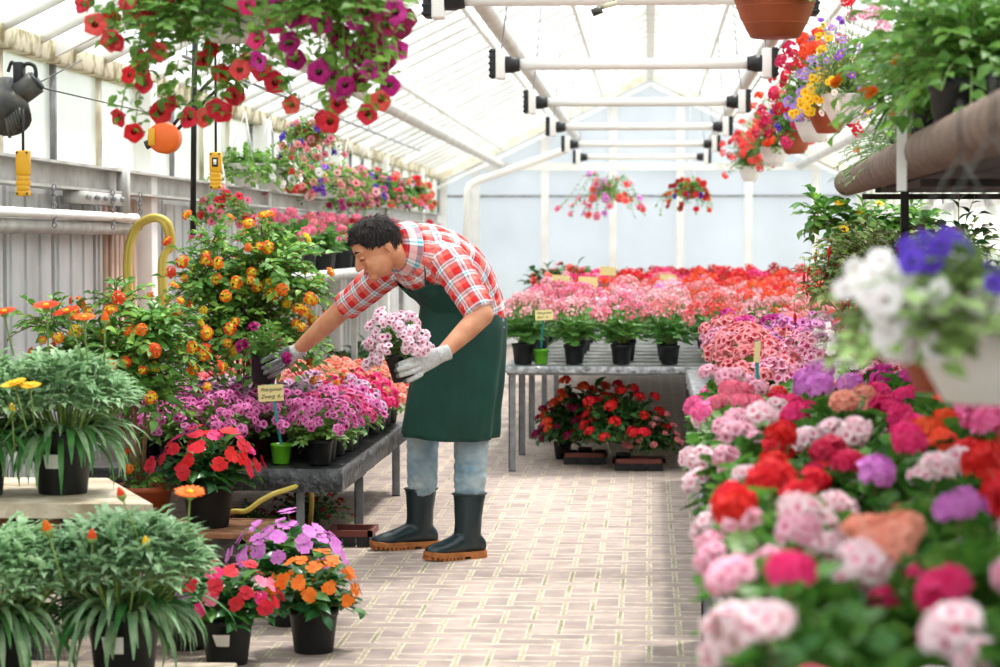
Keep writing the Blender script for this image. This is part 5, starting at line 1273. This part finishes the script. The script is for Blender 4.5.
def H(f, s, u): return HO+HF*f+HS*s+HU*u
HR = Matrix((HF, HS, HU)).transposed()
# legs
LHIP, LKN, LAN = A_(478, 345, 9.68), A_(472, 428, 9.62), A_(468, 532, 9.58)
RHIP, RKN, RAN = A_(448, 345, 9.78), A_(424, 422, 9.83), A_(421, 530, 9.86)
b = MB()
ring_tube(b, S, SKIN)
limb(b, [S[0][0]+Vector((0, 0, .05)), LHIP, LKN, LAN], [.09, .085, .05, .03], SKIN)
limb(b, [S[0][0]+Vector((0, 0, .05)), RHIP, RKN, RAN], [.09, .085, .05, .03], SKIN)
limb(b, [LSH, LEL], [.058, .047], SKIN); limb(b, [LEL, LEL*.6+LWR*.4, LWR], [.046, .043, .028], SKIN)
limb(b, [RSH, REL], [.058, .045], SKIN); limb(b, [REL, REL*.6+RWR*.4, RWR], [.045, .043, .028], SKIN)
for w, dr in ((LWR, A_(420, 364, 9.1)-LWR), (RWR, A_(278, 362, 9.9)-RWR)):
    b.tube([w, w+dr*.4, w+dr*.7], [.02, .016, .012], SKIN, 12)
for an, to in ((LAN, A_(432, 558, 9.42)), (RAN, A_(384, 548, 9.74))):
    b.ell(Vector((an.x, an.y, .1))*.9+Vector((to.x, to.y, .06))*.1, (.03, .03, .03), SKIN, 10)
# head
b.ell(H(-.005, 0, .03), (.098, .075, .088), SKIN, 28, HR); b.ell(H(.025, 0, -.035), (.066, .059, .08), SKIN, 24, HR)
b.ell(H(.07, 0, -.092), (.024, .026, .02), SKIN, 14, HR); b.ell(H(.035, 0, -.072), (.05, .048, .036), SKIN, 16, HR)
b.tube([H(.084, 0, .018), H(.1, 0, -.01), H(.112, 0, -.03)], [.009, .0115, .013], SKIN, 10); b.ell(H(.112, 0, -.032), .0125, SKIN, 10)
for s_ in (-1, 1):
    b.ell(H(.1, s_*.012, -.036), .0085, SKIN, 8); b.ell(H(.072, s_*.03, .026), (.022, .026, .01), SKIN, 12, HR)
    b.ell(H(.068, s_*.035, -.028), (.02, .018, .018), SKIN, 12, HR)
    er = HR @ Matrix.Rotation(-s_*.35, 3, 'Z') @ Matrix.Rotation(.2, 3, 'Y')
    b.ell(H(-.026, s_*.077, -.016), (.014, .006, .025), SKIN, 14, er); b.ell(H(-.032, s_*.081, -.01), (.011, .005, .019), SKIN, 12, er); b.ell(H(-.024, s_*.076, -.036), (.008, .006, .009), SKIN, 8, er)
b.tube([H(.086, 0, -.063), H(.094, 0, -.064)], [.018, .008], SKIN, 10)
limb(b, [H(-.035, 0, -.03), H(-.05, 0, -.09)*.6+A_(400, 250, 9.47)*.4, A_(406, 252, 9.5)], [.056, .054, .066], SKIN)
body = remesh(b, 'body', MAN, .0045, 5, SKIN); body['label'] = 'bare forearms, neck and face'
LIP = mat('lips', '#b5695a', rough=.45)
b = MB(); b.ell(H(.0925, 0, -.058), (.006, .021, .0045), LIP, 12, HR); b.ell(H(.091, 0, -.067), (.0065, .018, .005), LIP, 12, HR); b.build('lips', MAN)
for s_ in (-1, 1):
    b = MB(); b.tube([H(.0925, s_*.012, .027), H(.093, s_*.028, .034), H(.078, s_*.05, .029)], [.003, .0045, .002], HAIR, 6); b.build('eyebrow', MAN)
    b = MB(); b.ell(H(.0805, s_*.031, .002), (.011, .0135, .009), SKIN, 12, HR); b.build('eyelid', MAN)
    b = MB(); b.tube([H(.09, s_*.018, -.003), H(.0925, s_*.031, -.007), H(.083, s_*.045, -.003)], .0018, HAIR, 6); b.build('eye', MAN)
# hair: scalp shell and locks
b = MB(); rgm = random.Random(5)
def hairline(f, s, u):
    """True where hair grows (head coordinates)"""
    if f > .05: return u > .062-.2*(.098-f)+abs(s)*.15
    if f > .0: return u > .035-(.05-f)*.5
    if f > -.045: return u > .006
    return u > -.055+max(0, (f+.09))*.3
nu, nv = 44, 26; idx = {}; vs = []; fs = []
for i in range(nv+1):
    for j in range(nu):
        th, ph = PI*i/nv, 2*PI*j/nu; f, s, u = math.sin(th)*math.cos(ph), math.sin(th)*math.sin(ph), math.cos(th)
        k = 1.09+.02*noise.noise(Vector((f, s, u))*5)+.05*max(0, u)*max(0, f+.2)
        vs.append(H(-.005+.098*f*k, .075*s*k, .03+.09*u*k)); idx[(i, j)] = hairline(-.005+.098*f, .075*s, .03+.09*u)
for i in range(nv):
    for j in range(nu):
        q = (j+1) % nu
        if sum((idx[(i, j)], idx[(i, q)], idx[(i+1, j)], idx[(i+1, q)])) >= 3: fs.append((i*nu+j, (i+1)*nu+j, (i+1)*nu+q, i*nu+q))
b.add((vs, fs), Matrix(), HAIR)
n_l = 0
while n_l < 1500:
    d = Vector((rgm.gauss(0, 1), rgm.gauss(0, 1), rgm.gauss(0, 1))).normalized(); f, s, u = -.005+.098*d.x, .075*d.y, .03+.09*d.z
    if not hairline(f, s, u): continue
    n_l += 1
    nrm = (HF*d.x/.098+HS*d.y/.075+HU*d.z/.09).normalized()
    whorl = Vector((-.05, -.01, .12)); t3 = Vector((f, s, u))-whorl
    flow = HF*t3.x+HS*t3.y+HU*(t3.z*.6-.02+(.12 if f > .04 else 0)); flow = (flow-nrm*flow.dot(nrm)).normalized()
    flow = (flow+Vector((rgm.gauss(0, .25), rgm.gauss(0, .25), rgm.gauss(0, .25)))).normalized()
    Lh = (.014 if u < .035 else .03)*rgm.uniform(.7, 1.2)*(.55 if f > .045 else 1); side = nrm.cross(flow).normalized()
    p = H(f, s, u)+nrm*rgm.uniform(.002, .007); w = rgm.uniform(.0018, .0035)
    vv = []
    for q in range(4):
        t_ = q/3; c_ = p+flow*(Lh*t_)+nrm*(.006*math.sin(PI*t_*.8)); ww = w*(1-t_*.8); vv += [c_-side*ww, c_+nrm*.0015, c_+side*ww]
    b.add((vv, [(a0, a0+1, a0+4, a0+3) for a0 in (0, 3, 6)]+[(a0+1, a0+2, a0+5, a0+4) for a0 in (0, 3, 6)]), Matrix(), HAIR)
b.build('hair', MAN)['label'] = 'short dark brown hair'
# shirt
SEG = [('t', None)]
b = MB(); ring_tube(b, spine(.014)[5:], PLAID, 28)
LCU, RCU = LSH+(LEL-LSH)*.95, RSH+(REL-RSH)*.97
limb(b, [S[17][0]+LFT*.06, LSH, LSH*.45+LCU*.55], [.1, .076, .066], PLAID); b.tube([LSH*.45+LCU*.55, LCU], [.066, .06], PLAID, 20)
limb(b, [S[17][0]-LFT*.06, RSH, RSH*.45+RCU*.55], [.1, .074, .062], PLAID); b.tube([RSH*.45+RCU*.55, RCU], [.062, .056], PLAID, 20)
for c0_, e_, r0 in ((LSH, LCU, .063), (RSH, RCU, .059)):
    dd = (e_-c0_).normalized(); b.tube([e_-dd*.035, e_-dd*.03, e_-dd*.004, e_], [r0-.002, r0, r0, r0-.004], PLAID, 20)
sp_pts = [s_[0] for s_ in S]; cum = [0]
for i in range(1, len(sp_pts)): cum.append(cum[-1]+(sp_pts[i]-sp_pts[i-1]).length)
def near_seg(p, a0, b0):
    ab = b0-a0; t_ = max(0, min(1, (p-a0).dot(ab)/ab.length_squared)); return t_, (p-(a0+ab*t_)).length
def shirt_uv(p, seg):
    if seg is None:
        dl = near_seg(p, LSH+(LEL-LSH)*.05, LEL)[1]; dr = near_seg(p, RSH+(REL-RSH)*.05, REL)[1]; dt = min((p-q).length for q in sp_pts[6:])-.075
        if dl < .085 and dl < dt: return 'L'
        if dr < .085 and dr < dt: return 'R'
        return 'T'
    if seg == 'T':
        i = min(range(len(S)), key=lambda k: (p-sp_pts[k]).length); c_, A, B, a_, b_ = S[i]; d = p-c_
        tan = A.cross(B); tan = tan if tan.dot(sp_pts[min(i+1, len(S)-1)]-sp_pts[max(0, i-1)]) > 0 else -tan
        an = math.atan2(d.dot(A)/a_, -d.dot(B)/b_); return (an*.155, cum[i]+d.dot(tan))
    a0, e0 = (LSH, LEL) if seg == 'L' else (RSH, REL); ax = (e0-a0).normalized(); x = ax.cross(Vector((0, 1, 0))).normalized(); y = ax.cross(x); d = p-a0
    return (math.atan2(d.dot(x), d.dot(y))*.064, d.dot(ax))
def wrinkle(amp, sc):
    def f_(co, n_):
        k = noise.noise(co*sc)+.5*noise.noise(co*sc*2.3); return co+n_*(amp*(1-abs(k)*1.6))
    return f_
sh = remesh(b, 'shirt', MAN, .0055, 5, PLAID, wrinkle(.006, 16), shirt_uv); sh['label'] = 'red, white and blue plaid shirt with rolled sleeves'
# collar
c_, A, B, a_, b_ = S[-4]; tan = (S[-1][0]-S[-5][0]).normalized(); nb = S[-3][0]
A2 = (LFT-tan*LFT.dot(tan)).normalized(); B2 = A2.cross(tan); B2 = B2 if B2.dot(FRONT) > 0 else -B2
b = MB(); me_vs = []; nn_ = 40; prof = [(.08, .045), (.09, .052), (.108, .03), (.132, -.018), (.128, -.022), (.1, .02), (.078, .038)]
for r_, z_ in prof:
    for j in range(nn_):
        t_ = -PI*1.5+.18+(2*PI-.36)*j/(nn_-1); rr = r_*(1.0+.08*math.cos(t_)**2)
        me_vs.append(nb+A2*(math.cos(t_)*rr)+B2*(math.sin(t_)*rr*.92)+tan*(z_-.018*math.sin(t_)))
f_ = [(i*nn_+j, i*nn_+j+1, (i+1)*nn_+j+1, (i+1)*nn_+j) for i in range(len(prof)-1) for j in range(nn_-1)]
b.add((me_vs, f_), Matrix(), PLAID); col = b.mesh('collar'); uv = col.uv_layers.new(name='UVMap')
for l in col.loops: q = me_vs[l.vertex_index]-nb; uv.data[l.index].uv = (math.atan2(q.dot(A2), q.dot(B2))*.1, (l.vertex_index//nn_)*.014)
put('collar', col, MAN)
# jeans
b = MB(); SJ = spine(.008)[:10]; ring_tube(b, SJ, JEAN)
LBT, RBT = LKN*.42+LAN*.58, RKN*.42+RAN*.58
limb(b, [S[0][0]+LFT*.06+Vector((0, 0, .06)), LHIP, LHIP*.5+LKN*.5, LKN, LBT], [.1, .092, .086, .07, .062], JEAN)
limb(b, [S[0][0]-LFT*.06+Vector((0, 0, .06)), RHIP, RHIP*.5+RKN*.5, RKN, RBT], [.105, .1, .086, .066, .06], JEAN)
def jw(co, n_):
    k = noise.noise(Vector((co.x*9, co.y*9, co.z*30)))+.5*noise.noise(co*40); return co+n_*(.012*(.5-abs(k)))
j_ = remesh(b, 'jeans', MAN, .0065, 4, JEAN, jw); j_['label'] = 'light washed blue jeans tucked into the boots'
# apron: skirt wrapped round the hips and bib on the chest
def skirt():
    b = MB(); rows = [(291, 460.5, .158, .155), (300, 461.5, .168, .168), (325, 462, .178, .18), (350, 460, .18, .185), (380, 456, .183, .19), (410, 451.5, .187, .195), (435, 448.5, .189, .198)]
    n_ = 72; vs = []; m_ = 30
    for i in range(m_+1):
        t_ = i/m_*(len(rows)-1); j = min(int(t_), len(rows)-2); f_ = t_-j; r0, r1 = rows[j], rows[j+1]
        py, px, hw, hd = [r0[k]*(1-f_)+r1[k]*f_ for k in range(4)]
        c = A_(px, py, 9.68)
        for q in range(n_+1):
            an = math.radians(-152+304*q/n_)       # 0 = front
            fold = (i/m_)**1.3*(.010*math.sin(an*7+.6+i*.03)+.007*math.sin(an*12+1))
            fold += .005*noise.noise(Vector((an*2.2, i*.22, 0)))
            hwx = hw*1.02+fold; hdx = hd*(1.0+.16*min(1, i/m_*2.5))+fold
            p = c+FRONT*(math.cos(an)*hwx)+LFT*(math.sin(an)*hdx)
            p.z += -.012*math.sin(an)*(i/m_)+(.012*abs(an)/2.6*(1-i/m_))
            vs.append(p)
    k = n_+1; fs = [(i*k+q, i*k+q+1, (i+1)*k+q+1, (i+1)*k+q) for i in range(m_) for q in range(n_)]
    b.add((vs, fs), Matrix(), GREEN); return b
def thick(o, t_):
    s_ = o.modifiers.new('thickness', 'SOLIDIFY'); s_.thickness = t_; s_.offset = 1; return o
ap = thick(skirt().build('apron', MAN), .003); ap['label'] = 'dark green work apron'
b = MB(); SB = spine(.028, sub=4)[6:20]; n_ = 24; vs = []
for i, (c, A, B, a_, b_) in enumerate(SB):
    half = math.radians(84-44*(i/len(SB)))
    for q in range(n_+1):
        an = -half+2*half*q/n_; vs.append(c+A*(math.sin(an)*a_)+B*(math.cos(an)*(b_+.004*math.sin(an*9+i))))
k = n_+1; b.add((vs, [(i*k+q, i*k+q+1, (i+1)*k+q+1, (i+1)*k+q) for i in range(len(SB)-1) for q in range(n_)]), Matrix(), GREEN)
thick(b.build('apron_bib', MAN), .003)
top = SB[-1]; 
for s_ in (-1, 1):
    p0 = top[0]+top[1]*(s_*top[3]*math.sin(math.radians(38)))+top[2]*(top[4]*.8)
    q1 = S[-6]; p1 = q1[0]+q1[1]*(s_*(q1[3]+.018)*.93)+q1[2]*(.03); q2 = S[-4]; p2 = q2[0]+q2[1]*(s_*(q2[3]+.02)*.62)-q2[2]*(q2[4]+.02)*.75; p3 = q2[0]-q2[2]*(q2[4]+.028)
    b = MB(); P = smooth_path([p0, p1, p2], 6)
    for i in range(len(P)-1): b.bar(P[i], P[i+1], .02, .003, GREEN, up=(P[i]-q1[0]).normalized())
    b.build('apron_strap', MAN)
# boots
def boot(an, kn, heel, toe, topc, nm):
    h, t_ = Vector((heel.x, heel.y, 0)), Vector((toe.x, toe.y, 0)); d = (t_-h).normalized(); Lf = (t_-h).length; sd = Vector((-d.y, d.x, 0)); Z = Vector((0, 0, 1))
    b = MB(); top = topc; ac = h+d*.075+Z*.1
    secs = []
    P = smooth_path([top, top*.6+ac*.4, top*.2+ac*.8, h+d*.078+Z*.07], 5); m_ = len(P)-1
    for i, p in enumerate(P):
        f_ = i/m_; secs.append((p, sd, d, .062*(1-f_)+.047*f_, .071*(1-f_)+.062*f_-.008*math.sin(PI*f_)))
    ring_tube(b, secs, BOOT, 28)
    fo = [(.0, .045, .034, .03), (.02, .055, .042, .04), (.07, .062, .045, .052), (.12, .062, .045, .052), (.17, .05, .048, .043), (.22, .042, .05, .034), (.265, .038, .043, .028), (.295, .036, .028, .02), (.305, .035, .015, .012)]
    k = Lf/.305
    ring_tube(b, [(h+d*(x*k)+Z*(z+.002), sd, Z, w, hh_) for x, z, w, hh_ in fo], BOOT, 24)
    def bw(co, n_): return co+n_*.0015*noise.noise(co*25)
    o = remesh(b, nm, MAN, .005, 9, BOOT, bw); o['label'] = 'dark green black rubber boot'
    b = MB(); dt = []
    for i, (p, A, B, a_, b_) in enumerate(secs[:2]): pass
    b.tube([top+Z*.002+sd*(math.cos(q*PI/12)*.064)+d*(math.sin(q*PI/12)*.073) for q in range(25)], .004, BOOT, 8, cap=False); b.build('boot_rim', o)
    # sole with tread
    b = MB(); out = [(x*k, w+.006) for x, z, w, hh_ in fo]; out[0] = (-.008, .02); out[-1] = (.312*k, .012)
    pts = [(x, w) for x, w in out]+[(x, -w) for x, w in reversed(out)]
    vs = []
    for z in (.012, .03):
        for x, w in pts: vs.append(h+d*x+sd*w+Z*(z+(.012*(max(0, x/Lf-.75)/.25)**2)))
    n2 = len(pts); b.add((vs, [tuple(range(n2))[::-1], tuple(range(n2, 2*n2))]+[(i, (i+1) % n2, n2+(i+1) % n2, n2+i) for i in range(n2)]), Matrix(), SOLE)
    def wid(x):
        for (x0, w0), (x1, w1) in zip(out[:-1], out[1:]):
            if x0 <= x <= x1: return w0+(w1-w0)*(x-x0)/(x1-x0)
        return .015
    x = .0
    while x < Lf*.98:
        if not (.085*k < x < .115*k):
            w = wid(x+.006)-.002; z0 = 0 if x < .09*k else (0 if x < Lf*.8 else .006); z1 = .014+.012*(max(0, x/Lf-.75)/.25)**2
            q = [h+d*(x+dx)+sd*(w*sgn) for dx, sgn in ((0, -1), (.012, -1), (.012, 1), (0, 1))]
            vs = [v+Z*z0 for v in q]+[v+Z*z1 for v in q]; b.add((vs, [(3, 2, 1, 0), (4, 5, 6, 7), (0, 1, 5, 4), (1, 2, 6, 5), (2, 3, 7, 6), (3, 0, 4, 7)]), Matrix(), SOLE)
        x += .018 if x > .1*k else .0125
    b.build('sole', o, smooth=False)['label'] = 'honey coloured treaded sole'
boot(LAN, LKN, A_(483, 559, 9.60), A_(426, 563, 9.44), A_(469.5, 494, 9.575), 'rubber_boot')
boot(RAN, RKN, A_(436, 549, 9.90), A_(372, 553, 9.76), A_(421, 489, 9.865), 'rubber_boot')
# gloves
def glove(wr, cuffdir, palm, kn_up, fingers, thumb, lab, dark):
    b = MB(); ax = (palm-wr).normalized()
    b.tube([wr-ax*.03, wr, wr+ax*.02], [.034, .032, .032], GLOVE, 18)
    side = kn_up.normalized(); nrm = ax.cross(side)
    ring_tube(b, [(wr+ax*.005, side, nrm, .031, .026), (wr*.6+palm*.4, side, nrm, .038, .021), (palm, side, nrm, .043, .018), (palm+ax*.012, side, nrm, .038, .013)], GLOVE, 20)
    for pts in fingers:
        limb(b, pts, [.0115, .0108, .0092], GLOVE, 12, 5)
    limb(b, thumb, [.017, .0135, .0105], GLOVE, 12, 5)
    o = remesh(b, 'glove', MAN, .003, 3, GLOVE); o['label'] = lab
    me = o.data; me.materials.append(GLOVED); tips = [f[-1] for f in fingers]+[thumb[-1]]
    for p in me.polygons:
        if min((p.center-t_).length for t_ in tips) < .017 or dark(p): p.material_index = 1
    return o
g = lambda px, py, Y: A_(px, py, Y)
glove(LWR, None, g(419, 364, 9.09), g(418, 355, 9.09)-g(424, 375, 9.1),
      [[g(418, 358, 9.08), g(408, 361, 9.035), g(397, 365.5, 9.055)], [g(418, 363.5, 9.075), g(407, 367, 9.025), g(396, 370.5, 9.05)], [g(419, 369, 9.08), g(408, 373, 9.035), g(398, 376, 9.055)], [g(421, 374, 9.09), g(413, 378.5, 9.055), g(405, 381.5, 9.065)]],
      [g(431, 355, 9.12), g(422, 351, 9.13), g(412, 351, 9.13)], 'light grey knit glove', lambda p: False)
glove(RWR, None, g(280, 361, 9.9), g(277, 351, 9.9)-g(284, 371, 9.9),
      [[g(281, 355, 9.9), g(271, 357, 9.87), g(262, 362, 9.85)], [g(281, 360, 9.88), g(272, 364, 9.85), g(263, 368, 9.84)], [g(282, 364, 9.88), g(273, 369, 9.85), g(265, 373, 9.84)], [g(284, 367, 9.9), g(276, 373, 9.87), g(269, 377, 9.86)]],
      [g(289, 351, 9.95), g(281, 350, 9.98), g(272, 353, 9.98)], 'grey coated glove', lambda p: p.normal.y < -.55 and p.center.x < (g(290, 360, 9.9)).x)
# the two pots he holds
def held(lab, px, py, Y, tilt, fol, cols, n, sc, fk='mini', fs=1.0, pot='small', psc=1):
    c = at(px, py, Y); t = potted('potted_geranium', lab, 'potted plant', c, None, pot, fol, fk, cols, n, lift=0, top=.09, multi=2 if n > 20 else 1, scale=sc, tilt=tilt, upw=.4, fscale=fs, toward=(-.2, -.4, 0))
    return t
held('white and magenta geranium in black pot held in his near gloved hand', 405, 381, 9.13, (0, -.2, 0), 'held', ['white and magenta'], 40, 1.0, fs=1.05, pot='mid')
held('dark leafy geranium in black pot held in his outstretched gloved hand', 263, 383, 9.93, (0, .12, 0), 'held', ['deep magenta'], 6, 1.05, fs=1.1, pot='mid')
print('FLOWERS', NFL[0], 'OBJECTS', len(bpy.data.objects), 'MESHES', len(bpy.data.meshes))
